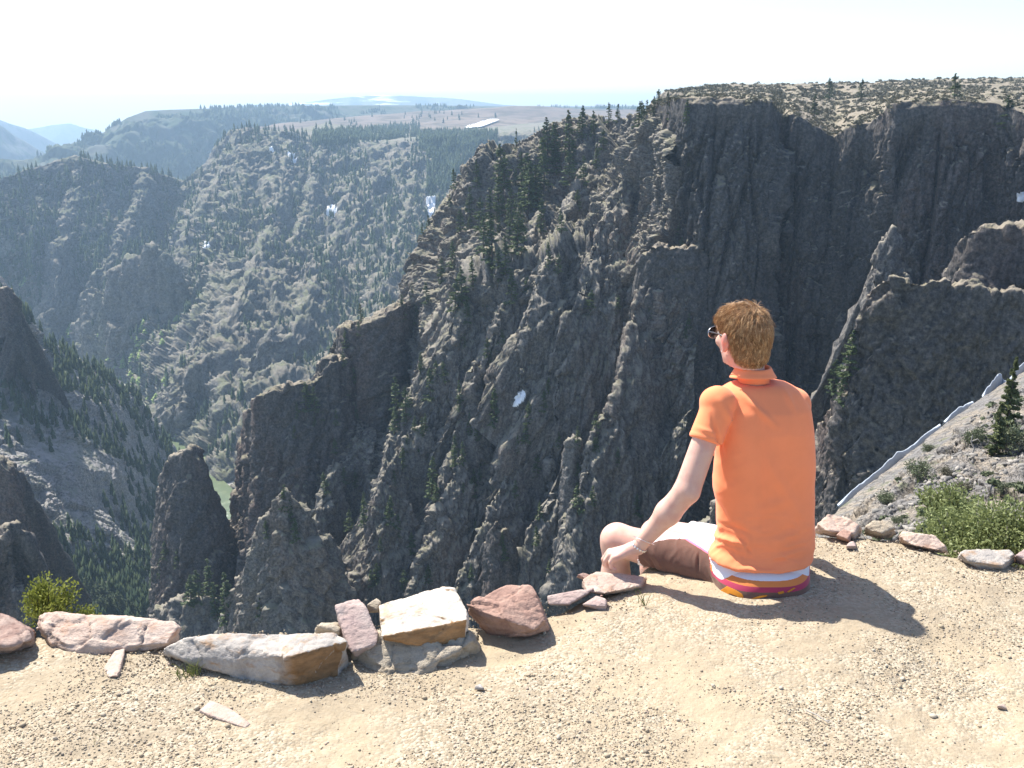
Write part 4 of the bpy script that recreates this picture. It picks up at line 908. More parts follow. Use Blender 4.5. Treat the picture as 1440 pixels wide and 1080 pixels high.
tw = join([tube([Pz(1134, 999, .008), Pz(1150, 1006, .014), Pz(1166, 1017, .008)], .0022, .0014, 5), tube([Pz(1160, 1013, .01), Pz(1170, 1014, .012), Pz(1172, 1020, .006)], .0016, .0008, 4)])
tag(mesh_from('twig', *tw, M_dead), 'short dry twig lying on the dirt below the shadow', 'twig')

# ---------------------------------------------------------------- old snow
def snow(pxs, label, seed, lift=.12, name='snow_patch'):
    """old snow lying on the ground: a skin over the very facets of the slope it covers"""
    x0, x1 = min(p[0] for p in pxs), max(p[0] for p in pxs); y0, y1 = min(p[1] for p in pxs), max(p[1] for p in pxs)
    def inside(x, y):
        c = False; j = len(pxs)-1
        for i in range(len(pxs)):
            (xi, yi), (xj, yj) = pxs[i], pxs[j]
            if (yi > y) != (yj > y) and x < (xj-xi)*(y-yi)/(yj-yi+1e-9)+xi: c = not c
            j = i
        return c
    got = {}
    for x in np.arange(x0, x1, .3):
        for y in np.arange(y0, y1, .3):
            if inside(x, y):
                ok, loc, nor, fi, ob, _ = S.ray_cast(DG, CAMLOC, Vector(ray(x, y)).normalized())
                if ok and ob.type == 'MESH' and ob.get('kind') == 'structure': got.setdefault(ob.name, set()).add(fi)
    if not got: return
    nm = max(got, key=lambda k: len(got[k])); me = bpy.data.objects[nm].data; V = []; F = []; ix = {}
    fs = sorted(got[nm]); fs = set(fs)
    best = set(); left = set(fs); v2f = {}
    for fi in fs:
        for v_ in me.polygons[fi].vertices: v2f.setdefault(v_, []).append(fi)
    while left:                                                            # one patch = one connected skin
        st = [left.pop()]; comp = set(st)
        while st:
            for v_ in me.polygons[st.pop()].vertices:
                for g_ in v2f[v_]:
                    if g_ in left: left.discard(g_); comp.add(g_); st.append(g_)
        if len(comp) > len(best): best = comp
    fs = best; up = {}
    for fi in fs:
        for v_ in me.polygons[fi].vertices: up.setdefault(v_, Vector()); up[v_] += me.polygons[fi].normal
    for fi in fs:
        q_ = []
        for v_ in me.polygons[fi].vertices:
            if v_ not in ix:
                n_ = up[v_].normalized(); co = me.vertices[v_].co; n_ = n_ if n_.dot(CAMLOC-co) > 0 else -n_
                ix[v_] = len(V); V.append(tuple(co+n_*lift+Vector((0, 0, lift*.5))))
            q_.append(ix[v_])
        F.append(q_)
    o = mesh_from(name, np.array(V), np.array(F), M_snow, True); tag(o, label, 'snow')
snow([(706, 574), (716, 560), (728, 553), (739, 552), (736, 562), (726, 570), (716, 576), (712, 586), (706, 584)], 'bright white snow patch in the gully at the middle of the flank', 1)
snow([(870, 460), (885, 444), (886, 450), (874, 463)], 'small sliver of snow left of the rock tower below the wall', 2)
snow([(460, 285), (468, 280), (474, 300), (468, 308), (461, 300)], 'snow patch in the left gully of the hazy far side', 3, .4)
snow([(600, 262), (608, 258), (612, 285), (606, 306), (600, 296)], 'long snow streak in the gully just left of the flank', 4, .4)
snow([(278, 352), (288, 340), (296, 330), (294, 344), (282, 358)], 'small snow streak low on the hazy far side', 5, .4)
snow([(612, 256), (624, 252), (626, 260), (614, 266)], 'little snow spot above the long snow streak', 6, .4)
snow([(374, 198), (379, 202), (386, 214), (381, 212)], 'snow specks below the pointed top of the hazy far side', 7, .4)
snow([(405, 214), (410, 216), (416, 232), (411, 230)], 'snow specks right of the pointed top of the hazy far side', 8, .4)
snow([(655, 181), (690, 170), (700, 170), (680, 178), (660, 184)], 'thin snow bank on the brown plateau beyond the flank', 9, 3)
snow([(1430, 274), (1442, 270), (1444, 284), (1432, 284)], 'snow remnant in the shade near the right border', 10, .4)
# snow banks lying against the far edge of the near slope
G = LOFTS['near_slope']; NX = np.array([pix(p) for p in G.reshape(-1, 3)])
def crest(px):
    m = np.abs(NX[:, 0]-px) < 3; k = np.nonzero(m)[0]; k = k[np.argmin(NX[k, 1])]; return G.reshape(-1, 3)[k]
M_snow_shaded = simple('shade_toned_snow', (.42, .47, .53), .8, .2, (3., .4, .2))  # shade on the banks put into the colour: darker, bluer than the other snow
def snow_bank(name, ctrl, label, seed, n=70):
    """ctrl: (picture x, rise above the crest in picture px)"""
    xs = np.linspace(ctrl[0][0], ctrl[-1][0], n); up = np.interp(xs, [c[0] for c in ctrl], [c[1] for c in ctrl]); up = up*(1+.9*fbm(np.stack([xs/11, xs*0, xs*0], 1), 3, seed))
    C = np.array([crest(x) for x in xs]); 
    for _ in range(6): C[1:-1] = (C[:-2]+C[1:-1]*2+C[2:])/4
    s = np.array([1/px_per_m(Vector(c)) for c in C])[:, None]; R = []
    for a_, (o_, u_) in enumerate([(-.42, -12), (-.36, -3), (-.3, .2), (-.22, .8), (-.15, 1.), (-.05, .6), (.1, -8)]):
        h = np.where(u_ > 0, up*u_*.8, u_) if u_ > 0 else np.full(n, float(u_)); R.append(C+np.stack([np.zeros(n), np.full(n, .9+o_), (h-4.5)*s[:, 0]], 1))
    V = np.array(R); V[:, :, 2] += fbm(V.reshape(-1, 3)/.5, 3, seed+1).reshape(V.shape[:2])*.03
    tag(mesh_from(name, V.reshape(-1, 3), grid_faces(len(R), n), M_snow_shaded, True), label, 'snow')
snow_bank('snow_bank', [(1182, -2), (1195, 6), (1215, 9), (1235, 8), (1255, 11), (1275, 7), (1292, 5), (1305, 6), (1318, 3), (1326, -1)], 'long narrow bank of old snow along the far edge of the near slope', 5)
snow_bank('snow_bank', [(1332, -1), (1340, 4), (1352, 7), (1362, 5), (1372, -1)], 'short snow bank higher up on the far edge of the near slope', 8)
snow_bank('snow_bank', [(1386, -2), (1391, 8), (1398, 22), (1402, 18), (1412, 12), (1420, -1)], 'pointed snow mound left of the tall conifer', 6)
snow_bank('snow_bank', [(1424, -1), (1432, 8), (1445, 12), (1470, 10)], 'snow bank right of the tall conifer at the border', 7)
# broken stones on the near slope
def scree(n, seed, smin, smax, v0, v1_, mask):
    r = np.random.default_rng(seed); a = r.integers(int(v0*G.shape[0]), int(v1_*G.shape[0]), n*5); b = r.integers(0, int(G.shape[1]*.93), n*5); p = G[a, b]; p = p[mask(p)][:n]; m = len(p)
    s_ = smin*(smax/smin)**(r.random(m)**2); v = IV[None]*s_[:, None, None]*(1+r.uniform(-.35, .35, (m, len(IV), 1)))*r.uniform(.5, 1.3, (m, 1, 3))+p[:, None]
    return v.reshape(-1, 3), (IF[None]+(np.arange(m)*len(IV))[:, None, None]).reshape(-1, 3)
def scree_m():
    t = NT('scree_stones', .9, .15); g = t.n.new('ShaderNodeNewGeometry').outputs['Random Per Island']; t.color(t.ramp(g, [(0, (.13, .125, .12)), (.5, (.24, .225, .2)), (1, (.36, .33, .29))])); return t.m
v, f = scree(5200, 3, .035, .22, .12, .95, lambda p: fbm(p/3.2, 3, 211) > .02)
tag(mesh_from('scree', v, f, scree_m()), 'grey broken stones strewn over the near slope', 'scree', kind='stuff')
np_ = G[rg.integers(int(.12*G.shape[0]), int(.95*G.shape[0]), 900), rg.integers(0, G.shape[1], 900)]; np_ = np_[fbm(np_/4., 3, 213) > .08]
shrubs('low_scrub', np_, rg.uniform(.12, .4, len(np_)), 'low olive scrub and grass tufts on the near slope', 14, M_juniper, leaves=60)
# ---------------------------------------------------------------- the person sitting on the brink
from mathutils.bvhtree import BVHTree
def A3(v): return np.array(tuple(v), float)
class SDF:
    """smooth union of tapered capsules and ellipsoids"""
    def __init__(s, k=.012): s.p = []; s.k = k
    def cone(s, a, b, ra, rb, k=None): s.p.append(('c', A3(a), A3(b), ra, rb, s.k if k is None else k)); return s
    def ell(s, c, r, M=None, k=None): s.p.append(('e', A3(c), np.array(r, float), np.eye(3) if M is None else M, 0, s.k if k is None else k)); return s
    def one(s, q, V):
        if q[0] == 'c':
            a, b, ra, rb = q[1:5]; ab = b-a; t = np.clip(((V-a)@ab)/(ab@ab), 0, 1)
            return np.linalg.norm(V-a-t[:, None]*ab, axis=1)-(ra+(rb-ra)*t)
        c, r, M = q[1:4]; L = (V-c)@M.T; k0 = np.linalg.norm(L/r, axis=1); k1 = np.linalg.norm(L/(r*r), axis=1)
        return k0*(k0-1)/np.maximum(k1, 1e-6)
    def f(s, V):
        d = None
        for q in s.p:
            e = s.one(q, V)
            if d is None: d = e; continue
            k = q[5]; h = np.clip(.5+.5*(d-e)/k, 0, 1); d = d*(1-h)+e*h-k*h*(1-h)
        return d
    def mesh(s, size, it=10, lapn=2):
        vs, fs, n = [], [], 0
        bm = bmesh.new(); bmesh.ops.create_icosphere(bm, subdivisions=3, radius=1)
        sv = np.array([x.co[:] for x in bm.verts]); sf = np.array([[q.index for q in x.verts] for x in bm.faces]); bm.free()
        for q in s.p:
            if q[0] == 'c':
                L = np.linalg.norm(q[2]-q[1]); m = max(2, int(L/(min(q[3], q[4])*.45))+1)
                for t in np.linspace(0, 1, m): vs.append(q[1]+(q[2]-q[1])*t+sv*(q[3]+(q[4]-q[3])*t)); fs.append(sf+n); n += len(sv)
            else: vs.append(q[1]+(sv*q[2])@q[3]); fs.append(sf+n); n += len(sv)
        V, F = remesh(np.concatenate(vs), np.concatenate(fs), size)
        for _ in range(it):
            d = s.f(V); e = 8e-4
            g = np.stack([s.f(V+np.eye(3)[j]*e)-d for j in range(3)], 1)/e; g /= np.maximum((g*g).sum(1, keepdims=True), .25)
            V = V-np.clip(d, -.006, .006)[:, None]*g
        return lap(V, F, lapn), F

# head frame: x = left, y = forward, z = up
hf = np.array([-.43, .90, -.10]); hf /= np.linalg.norm(hf); hl = np.cross([0, 0, 1], hf); hl /= np.linalg.norm(hl); hu = np.cross(hf, hl)
HM = np.stack([hl, hf, hu]); HC = A3(P(1044, 469, 3.24))
def H(x, y, z): return HC+hl*x+hf*y+hu*z
def HV(v): return HC+np.asarray(v)@HM
SHL, ELB, WRI = A3(P(1004, 572, 3.10)), A3(P(966, 690, 3.03)), A3(P(897, 770, 3.08))
SHR = A3(P(1120, 572, 3.20)); NB = A3(P(1054, 545, 3.20))
HIPL, KNL = A3(P(1010, 800, 3.15)), A3(P(869, 759, 3.30)); ANL = KNL+[-.03, .03, -.40]
HIPR = A3(P(1098, 792, 3.16)); KNR = KNL+[.155, .12, -.03]; ANR = KNR+[-.02, .03, -.40]
b = SDF(.014)
b.ell(H(0, -.012, .012), (.070, .090, .084), HM).ell(H(0, .028, -.035), (.056, .062, .080), HM, .02)
b.cone(H(.040, .0, -.066), H(.010, .066, -.103), .020, .016, .02).cone(H(-.040, .0, -.066), H(-.010, .066, -.103), .020, .016, .02).cone(H(0, .068, -.1), H(0, .07, -.104), .018, .016, .012)
b.cone(H(0, .088, .0), H(0, .106, -.036), .007, .0105, .008).ell(H(.012, .098, -.04), (.008, .009, .007), HM, .005).ell(H(-.012, .098, -.04), (.008, .009, .007), HM, .005)
b.ell(H(0, .088, -.062), (.022, .010, .006), HM, .004).ell(H(0, .086, -.073), (.020, .010, .007), HM, .004).cone(H(-.035, .078, .018), H(.035, .078, .018), .011, .011, .012)
b.ell(H(.036, .068, -.028), (.02, .018, .018), HM, .015).ell(H(-.036, .068, -.028), (.02, .018, .018), HM, .015)
EARM = {}
for s_ in (1, -1):
    er = HM.copy(); b.ell(H(s_*.077, -.010, -.018), (.010, .019, .031), HM, .005).ell(H(s_*.087, -.020, -.006), (.006, .011, .019), HM, .004).ell(H(s_*.077, -.004, -.046), (.007, .009, .010), HM, .004)
b.cone(H(0, -.022, -.05), NB+[0, .0, -.02], .053, .056, .03)
mid = (SHL+SHR)/2
b.cone(NB+[0, 0, -.03], SHL+[.015, 0, -.015], .042, .038, .04).cone(NB+[0, 0, -.03], SHR+[-.01, 0, -.01], .045, .045, .04)
b.cone(mid+[0, 0, -.05], A3(P(1075, 700, 3.12)), .10, .09, .05).cone(A3(P(1075, 700, 3.12)), A3(P(1067, 790, 3.11)), .09, .10, .05)
b.cone(SHL+[.006, 0, -.01], ELB, .040, .043, .02).cone(ELB, ELB*.62+WRI*.38, .041, .040, .012).cone(ELB*.62+WRI*.38, WRI, .039, .0225, .02)
LAPR = A3(P(1050, 745, 3.42))
b.cone(SHR, A3(P(1105, 690, 3.33)), .044, .038, .02).cone(A3(P(1105, 690, 3.33)), LAPR, .036, .023, .015)
b.cone(HIPL, KNL, .080, .056, .03).cone(HIPR, KNR, .088, .056, .03)
b.cone(KNL+[-.004, .006, .0], KNL+[-.006, .010, -.02], .056, .052, .02)
for kn, an in ((KNL, ANL), (KNR, ANR)):
    b.cone(kn+[-.005, .005, -.01], kn*.65+an*.35+[.006, -.01, 0], .050, .050, .02).cone(kn*.65+an*.35+[.006, -.01, 0], an, .050, .031, .02)
# left hand, palm down, fingers closing over the stone
K = [A3(P(857, 775, 3.125)), A3(P(855.5, 777, 3.105)), A3(P(858, 780, 3.085)), A3(P(864, 784, 3.065))]      # index .. little
PALM = WRI*.25+(K[1]+K[2])/2*.75
b.cone(WRI, WRI*.8+K[1]*.2, .0225, .021, .014)
for k_ in K: b.cone(WRI*.85+k_*.15, k_+[.004, 0, -.002], .0165, .0115, .012)
fing = [(1.0, .0), (1.08, .0), (1.0, .0), (.84, .0)]
for k_, (l_, _) in zip(K, fing):
    p1 = k_+np.array([-.014, .008, -.026])*l_; p2 = p1+np.array([.004, .004, -.021])*l_; p3 = p2+np.array([.016, -.002, -.010])*l_
    b.cone(k_, p1, .0098, .0084, .004).cone(p1, p2, .0083, .0076, .003).cone(p2, p3, .0076, .0066, .003)
t0 = WRI*.72+K[0]*.28+[0, .014, -.008]; t1 = WRI*.45+K[0]*.55+[.004, .028, -.028]; t2 = K[0]+[.018, .016, -.044]
b.cone(t0, t1, .013, .0105, .008).cone(t1, t2, .0102, .0075, .004)
# right hand resting on the lap
hd = np.array([-.9, .3, -.12]); hd /= np.linalg.norm(hd); sd = np.array([.3, .9, 0]); sd /= np.linalg.norm(sd)
for j, l_ in enumerate((.9, 1., .95, .78)):
    kk = LAPR+hd*.075+sd*(j-1.5)*.019; b.cone(LAPR+hd*.01, kk, .015, .0115, .01)
    q1 = kk+(hd*.036+np.array([0, 0, -.008]))*l_; q2 = q1+(hd*.024+np.array([0, 0, -.014]))*l_; b.cone(kk, q1, .0095, .0082, .004).cone(q1, q2, .0082, .0068, .003)
b.cone(LAPR+hd*.02-sd*.02, LAPR+hd*.06-sd*.045, .012, .0085, .006)
bV, bF = b.mesh(.0042, 12, 2)
person = empty('person', tuple(A3(P(1067, 800, 3.1))*[1, 1, 0])); tag(person, 'person in an orange polo shirt and brown shorts sitting on the brink, seen from behind', 'person')
PO = np.array(person.location)
def skin_mat():
    t = NT('skin', .5, .3); er_ = t.n.new('ShaderNodeAttribute'); er_.attribute_name = 'flush'; n = t.noise(t.pos, 22, 4); m = t.noise(t.pos, 130, 2)
    c = t.mix(t.ramp(n, [(.4, 0), (.65, 1)]), (.66, .42, .33), (.60, .35, .28)); c = t.mix(t.ramp(m, [(.70, 0), (.74, .35)]), c, (.42, .22, .16)); c = t.mix(er_.outputs['Fac'], c, (.70, .20, .15)); t.color(c)
    t.b.inputs['Subsurface Weight'].default_value = .25; t.b.inputs['Subsurface Radius'].default_value = (.02, .008, .004); t.b.inputs['Subsurface Scale'].default_value = .6; return t.m
M_skin = skin_mat()
# feet in simple shoes, out of sight below the brink
for an in (ANL, ANR):
    s_ = SDF(.02); s_.cone(an+[0, 0, -.02], an+[-.02, .03, -.07], .04, .036).cone(an+[0, -.02, -.085], an+[-.10, .15, -.10], .036, .03).cone(an+[-.07, .12, -.1], an+[-.11, .17, -.105], .04, .032)
    v, f = s_.mesh(.008, 6, 2); mesh_from('shoe', v-PO, f, simple('shoe_cloth', (.25, .25, .27), .8), True, person)

# shirt ------------------------------------------------------------------
def ring(pyc, lx, rx, Y, d, n=72, e=2.3, tilt=0.0):
    Lp, Rp = A3(P(lx, pyc, Y)), A3(P(rx, pyc, Y)); c = (Lp+Rp)/2; w = (Rp[0]-Lp[0])/2
    th = np.linspace(0, 2*math.pi, n, endpoint=False); cx, sy = np.cos(th), np.sin(th)
    r = (np.abs(cx)**e+np.abs(sy)**e)**(-1/e)
    return c+np.stack([w*r*cx, d*r*sy, tilt*r*sy], 1)
def tubeloft(rings):
    R = np.array(rings); m, n = R.shape[:2]; V = R.reshape(-1, 3)
    i = np.arange(m-1)[:, None]*n+np.arange(n)[None]; j = np.arange(m-1)[:, None]*n+(np.arange(n)[None]+1) % n
    F = np.stack([i, j, j+n, i+n], -1).reshape(-1, 4); F = np.concatenate([F[:, [0, 1, 2]], F[:, [0, 2, 3]]])
    c0, c1 = R[0].mean(0), R[-1].mean(0); V = np.concatenate([V, [c0, c1]]); a = np.arange(n); b2 = (a+1) % n; N0 = m*n
    F = np.concatenate([F, np.stack([b2, a, np.full(n, N0)], 1), np.stack([a+(m-1)*n, b2+(m-1)*n, np.full(n, N0+1)], 1)])
    return V, F
prof = [(537, 1036, 1104, 3.205, .058), (541, 1024, 1114, 3.20, .068), (547, 1014, 1124, 3.195, .078), (556, 1006, 1132, 3.19, .09), (572, 1004, 1139, 3.175, .103), (600, 1004, 1143, 3.16, .113), (640, 1006, 1145, 3.145, .117), (675, 1002, 1145, 3.135, .113), (700, 1006, 1145, 3.125, .108),
        (722, 1008, 1144, 3.12, .107), (745, 1009, 1144, 3.115, .108), (765, 1005, 1143, 3.11, .112), (775, 998, 1141, 3.10, .120), (782.5, 997, 1139, 3.095, .126)]
v0, f0 = tubeloft([ring(*p) for p in prof])
def coneloft(a, b_, ra, rb, m=10, n=40, flare=0):
    a, b_ = A3(a), A3(b_); ax = (b_-a)/np.linalg.norm(b_-a); u = np.cross(ax, [0, 1, 0.]); u /= np.linalg.norm(u); w = np.cross(ax, u); th = np.linspace(0, 6.28318, n, endpoint=False); R = []
    for t in np.linspace(0, 1, m): rr = ra+(rb-ra)*t+flare*t**4; R.append(a+(b_-a)*t+rr*(np.cos(th)[:, None]*u+np.sin(th)[:, None]*w))
    return tubeloft(R)
adir = (ELB-SHL)/np.linalg.norm(ELB-SHL); cuff = A3(P(992, 621, 3.075))
v1, f1 = coneloft(A3(P(1012, 562, 3.12)), cuff, .052, .0545, flare=.004)
rc = SHR+(A3(P(1105, 690, 3.33))-SHR)*.5; v2, f2 = coneloft(SHR+[-.02, -.01, 0], rc, .056, .058)
ball = SDF(.01); ball.ell(A3(P(1009, 566, 3.12)), (.060, .058, .056)).ell(A3(P(1115, 570, 3.195)), (.060, .062, .062))
bv_, bf_ = ball.mesh(.008, 3, 0); bf_ = np.concatenate([bf_[:, [0, 1, 2]], bf_[:, [0, 2, 3]]])
chest = SDF(.02); chest.ell(mid+[-.075, .085, -.15], (.065, .06, .065)).ell(mid+[.055, .105, -.15], (.065, .06, .065)); cv_, cf_ = chest.mesh(.01, 2, 0); cf_ = np.concatenate([cf_[:, [0, 1, 2]], cf_[:, [0, 2, 3]]])
sV, sF = remesh(*join([(v0, f0), (v1, f1), (v2, f2), (bv_, bf_), (cv_, cf_)]), .0042)
sV = lap(sV, sF, 10); N = vnormals(sV, sF)
pxs = np.array([pix(v) for v in sV]); PX, PY = pxs[:, 0], pxs[:, 1]; near = N[:, 1] < .4
def bell(x, c, w): return np.exp(-((x-c)/w)**2)
q = sV/np.array([.12, .2, .035]); 
d = .0085*ridged(q+fbm(sV/.08, 2, 701)[:, None]*.6, 2, 702)*np.clip((PY-715)/40, 0, 1)*np.clip(1.2-np.abs(PX-1060)/110, .35, 1)   # slack cloth bunching at the waist
q2 = sV@np.array([[.8, 0, .6], [0, 1, 0], [-.6, 0, .8]]).T/np.array([.14, .3, .045])
d += .0022*ridged(q2, 2, 705)*bell(PY, 665, 60)*bell(PX, 1010, 45)+.0012*fbm(sV/.05, 3, 706)+.004*fbm(q2*np.array([.8, 1, .5]), 2, 708)*bell(PY, 690, 90)
lin = lambda x0, y0, x1, y1, w: np.exp(-((((PX-x0)*(y1-y0)-(PY-y0)*(x1-x0))/math.hypot(x1-x0, y1-y0))/w)**2)*np.clip(1.2-np.abs(((PX-x0)*(x1-x0)+(PY-y0)*(y1-y0))/((x1-x0)**2+(y1-y0)**2)-.5)*2, 0, 1)
for x0, y0, x1, y1, w_, a_ in [(1040, 552, 1092, 600, 4.5, .0042), (1012, 560, 1030, 600, 5, .003), (1102, 545, 1118, 580, 4, .003), (1010, 735, 1060, 752, 4, -.004), (1006, 752, 1050, 768, 4, .0035), (1140, 740, 1090, 765, 5, .003), (1140, 770, 1075, 790, 4, .0035), (1005, 700, 1030, 745, 4, -.003), (1075, 640, 1130, 735, 8, .0022), (1000, 585, 1018, 640, 3, -.004), (978, 600, 1010, 612, 3, .002), (1120, 700, 1060, 722, 7, .002)]:
    d += 2.5*a_*lin(x0, y0, x1, y1, w_)*near
d += -.006*bell(PX, 1072, 7)*bell(PY, 660, 90)*near+.004*bell(PX, 1042, 16)*bell(PY, 604, 26)*near+.006*bell(PX, 1108, 16)*bell(PY, 605, 28)*near
seam = np.abs(((sV-cuff)@adir)+.022); d += -.0016*np.exp(-(seam/.0022)**2)*(PX < 1022)*((sV-cuff)@adir > -.03)
sV = sV+N*d[:, None]; sV = lap(sV, sF, 1)
def cloth(name, c, weave=900, rough=.85):
    t = NT(name, rough, .15); t.b.inputs['Sheen Weight'].default_value = .15
    n = t.noise(t.pos, weave, 2); m = t.noise(t.pos, 9, 3)
    t.color(t.mix(t.ramp(m, [(.35, 0), (.7, .35)]), c, tuple(x*.8 for x in c)) if not isinstance(c, bpy.types.NodeSocket) else c); t.bump(n, .25, .0006); return t
M_orange = cloth('orange_pique', (1.0, .305, .135)).m
shirt = mesh_from('polo_shirt', sV-PO, sF, M_orange, True, person)
# collar: a folded band standing round the neck
def cring(px, py, Y, wx, d_, tilt=0., n=64): 
    c = A3(P(px, py, Y)); th = np.linspace(0, 2*math.pi, n, endpoint=False); return c+np.stack([wx*np.cos(th), d_*np.sin(th), tilt*np.sin(th)], 1)
cr_ = [cring(1059, 531, 3.205, .0765, .070, -.012), cring(1059, 528, 3.205, .073, .067, -.010), cring(1059, 523, 3.207, .065, .061, -.004), cring(1060, 517, 3.208, .0575, .056, 0), cring(1060, 515.2, 3.208, .0535, .052, 0), cring(1060, 518, 3.208, .050, .049, 0), cring(1060, 538, 3.205, .052, .050, -.006)]
R = np.array(cr_); m, n = R.shape[:2]; i = np.arange(m-1)[:, None]*n+np.arange(n)[None]; j = np.arange(m-1)[:, None]*n+(np.arange(n)[None]+1) % n
cF = np.stack([i, j, j+n, i+n], -1).reshape(-1, 4)[:, ::-1]
col = mesh_from('collar', R.reshape(-1, 3)-PO, cF, M_orange, True, shirt)
md = col.modifiers.new('s', 'SUBSURF'); md.levels = md.render_levels = 1; md = col.modifiers.new('t', 'SOLIDIFY'); md.thickness = .002
# white undershirt band
v, f = tubeloft([ring(py_, lx, rx, 3.10, d_) for py_, lx, rx, d_ in [(760, 1014, 1134, .094), (778, 1006, 1134, .104), (788, 1000, 1136, .119), (795, 997.5, 1135.5, .132), (801, 997, 1134.5, .141), (804, 997, 1134, .143)]])
v, f = remesh(v, f, .005); v = lap(v, f, 4); v += vnormals(v, f)*(.0012*fbm(v/.03, 2, 711))[:, None]
mesh_from('undershirt', v-PO, f, cloth('white_cotton', (.78, .78, .82)).m, True, person)
# shorts -----------------------------------------------------------------
s_ = SDF(.03); PC = A3(P(1067, 806, 3.10))
s_.ell(PC+[0, 0, .004], (.163, .158, .085)).ell(PC+[-.06, -.035, -.022], (.098, .130, .075)).ell(PC+[.06, -.035, -.022], (.098, .130, .075))
ax = KNL-HIPL; s_.cone(HIPL, HIPL+ax*.71, .088, .075, .04).cone(HIPR, HIPR+(KNR-HIPR)*.71, .094, .075, .04)
v, f = s_.mesh(.0045, 10, 3)
def cut_open(v, f, keep):
    k = keep[f].all(1); f = f[k]; u, inv = np.unique(f, return_inverse=True); return v[u], inv.reshape(f.shape)
tl = (v-HIPL)@ax/(ax@ax); tr = (v-HIPR)@(KNR-HIPR)/((KNR-HIPR)@(KNR-HIPR))
dl = np.linalg.norm(v-HIPL-np.clip(tl, 0, 1)[:, None]*ax, axis=1); dr = np.linalg.norm(v-HIPR-np.clip(tr, 0, 1)[:, None]*(KNR-HIPR), axis=1)
v, f = cut_open(v, f, ((tl < .73) | (dl > dr)) & ((tr < .73) | (dr >= dl)))
v[:, 2] = np.maximum(v[:, 2], -.004)+np.minimum(v[:, 2]+.004, 0)*.25
N = vnormals(v, f); t_ = (v-HIPL)@ax/(ax@ax)
dd_ = .0022*ridged(np.stack([t_*9, v[:, 2]*3, v[:, 1]*2], 1)+fbm(v/.06, 2, 721)[:, None]*.7, 2, 722)*np.clip((t_-.05)/.2, 0, 1)
PXs = np.array([pix(x) for x in v])
for x0, y0, x1, y1, w_, a_ in [(905, 772, 928, 812, 2.2, -.006), (912, 768, 938, 808, 2.5, .005), (983, 772, 981, 810, 1.5, -.006), (993, 800, 1008, 836, 2., -.005), (996, 795, 1020, 828, 2., .004), (958, 765, 962, 790, 3, -.002), (900, 785, 918, 800, 2, -.005)]:
    PX, PY = PXs[:, 0], PXs[:, 1]; dd_ += a_*lin(x0, y0, x1, y1, w_)*(N[:, 1] < .3)
v = v+N*dd_[:, None]
me_s = mesh_from('shorts', v-PO, f, None, True, person)
# stripes follow the cloth: height under the waist, and the side seam along the thigh
wz = A3(P(1067, 808, 3.10))[2]
zz = [A3(P(1000, y_, 3.10))[2] for y_ in (790.5, 796.5, 802)]; h_ = np.interp(v[:, 2], [zz[2]-.1, zz[2], zz[1], zz[0], zz[0]+.1], [-2, 0, 1, 2, 4]); h_ = np.where((PXs[:, 0] < 998+(PXs[:, 1]-790)*.12) | (v[:, 1] > 3.2) & (t_ > .2), -2, h_)
at = me_s.data.attributes.new('band', 'FLOAT', 'POINT'); at.data.foreach_set('value', h_.astype(np.float32))
sidev = (PXs[:, 1]-(745+(PXs[:, 0]-945)*.636))                         # distance under the piping line (image units ~2.3 mm)
front = np.where((N[:, 1] < .75) & (PXs[:, 0] < 1000), sidev, np.where(PXs[:, 0] < 1000, -8, 20.)); front = np.where(v[:, 1] > 3.19, np.minimum(front, -6), front)
at = me_s.data.attributes.new('side', 'FLOAT', 'POINT'); at.data.foreach_set('value', front.astype(np.float32))
t = cloth('shorts_cloth', (.1, .05, .04), 700)
def attr(nm): k = t.n.new('ShaderNodeAttribute'); k.attribute_name = nm; return k.outputs['Fac']
def ge(a_, v_): return t.math('GREATER_THAN', a_, v_)
c = t.mix(t.noise(t.pos, 300, 2), (.13, .072, .056), (.19, .11, .085))
sd_ = attr('side'); t.b.inputs['Sheen Weight'].default_value = .5; t.b.inputs['Sheen Roughness'].default_value = .4; t.b.inputs['Sheen Tint'].default_value = (1, .8, .65, 1); c = t.mix(ge(sd_, 1.6), (.8, .22, .36), c); c = t.mix(ge(sd_, -1.6), (.80, .76, .73), c)
bd = attr('band'); c = t.mix(ge(bd, 0), c, (.42, .05, .10)); c = t.mix(ge(bd, 1), c, (.70, .23, .07)); c = t.mix(ge(bd, 2), c, (.7, .7, .74))
t.color(c); me_s.data.materials.append(t.m)
md = me_s.modifiers.new('t', 'SOLIDIFY'); md.thickness = .002
M_let = simple('orange_letters', (.62, .23, .02), .7)
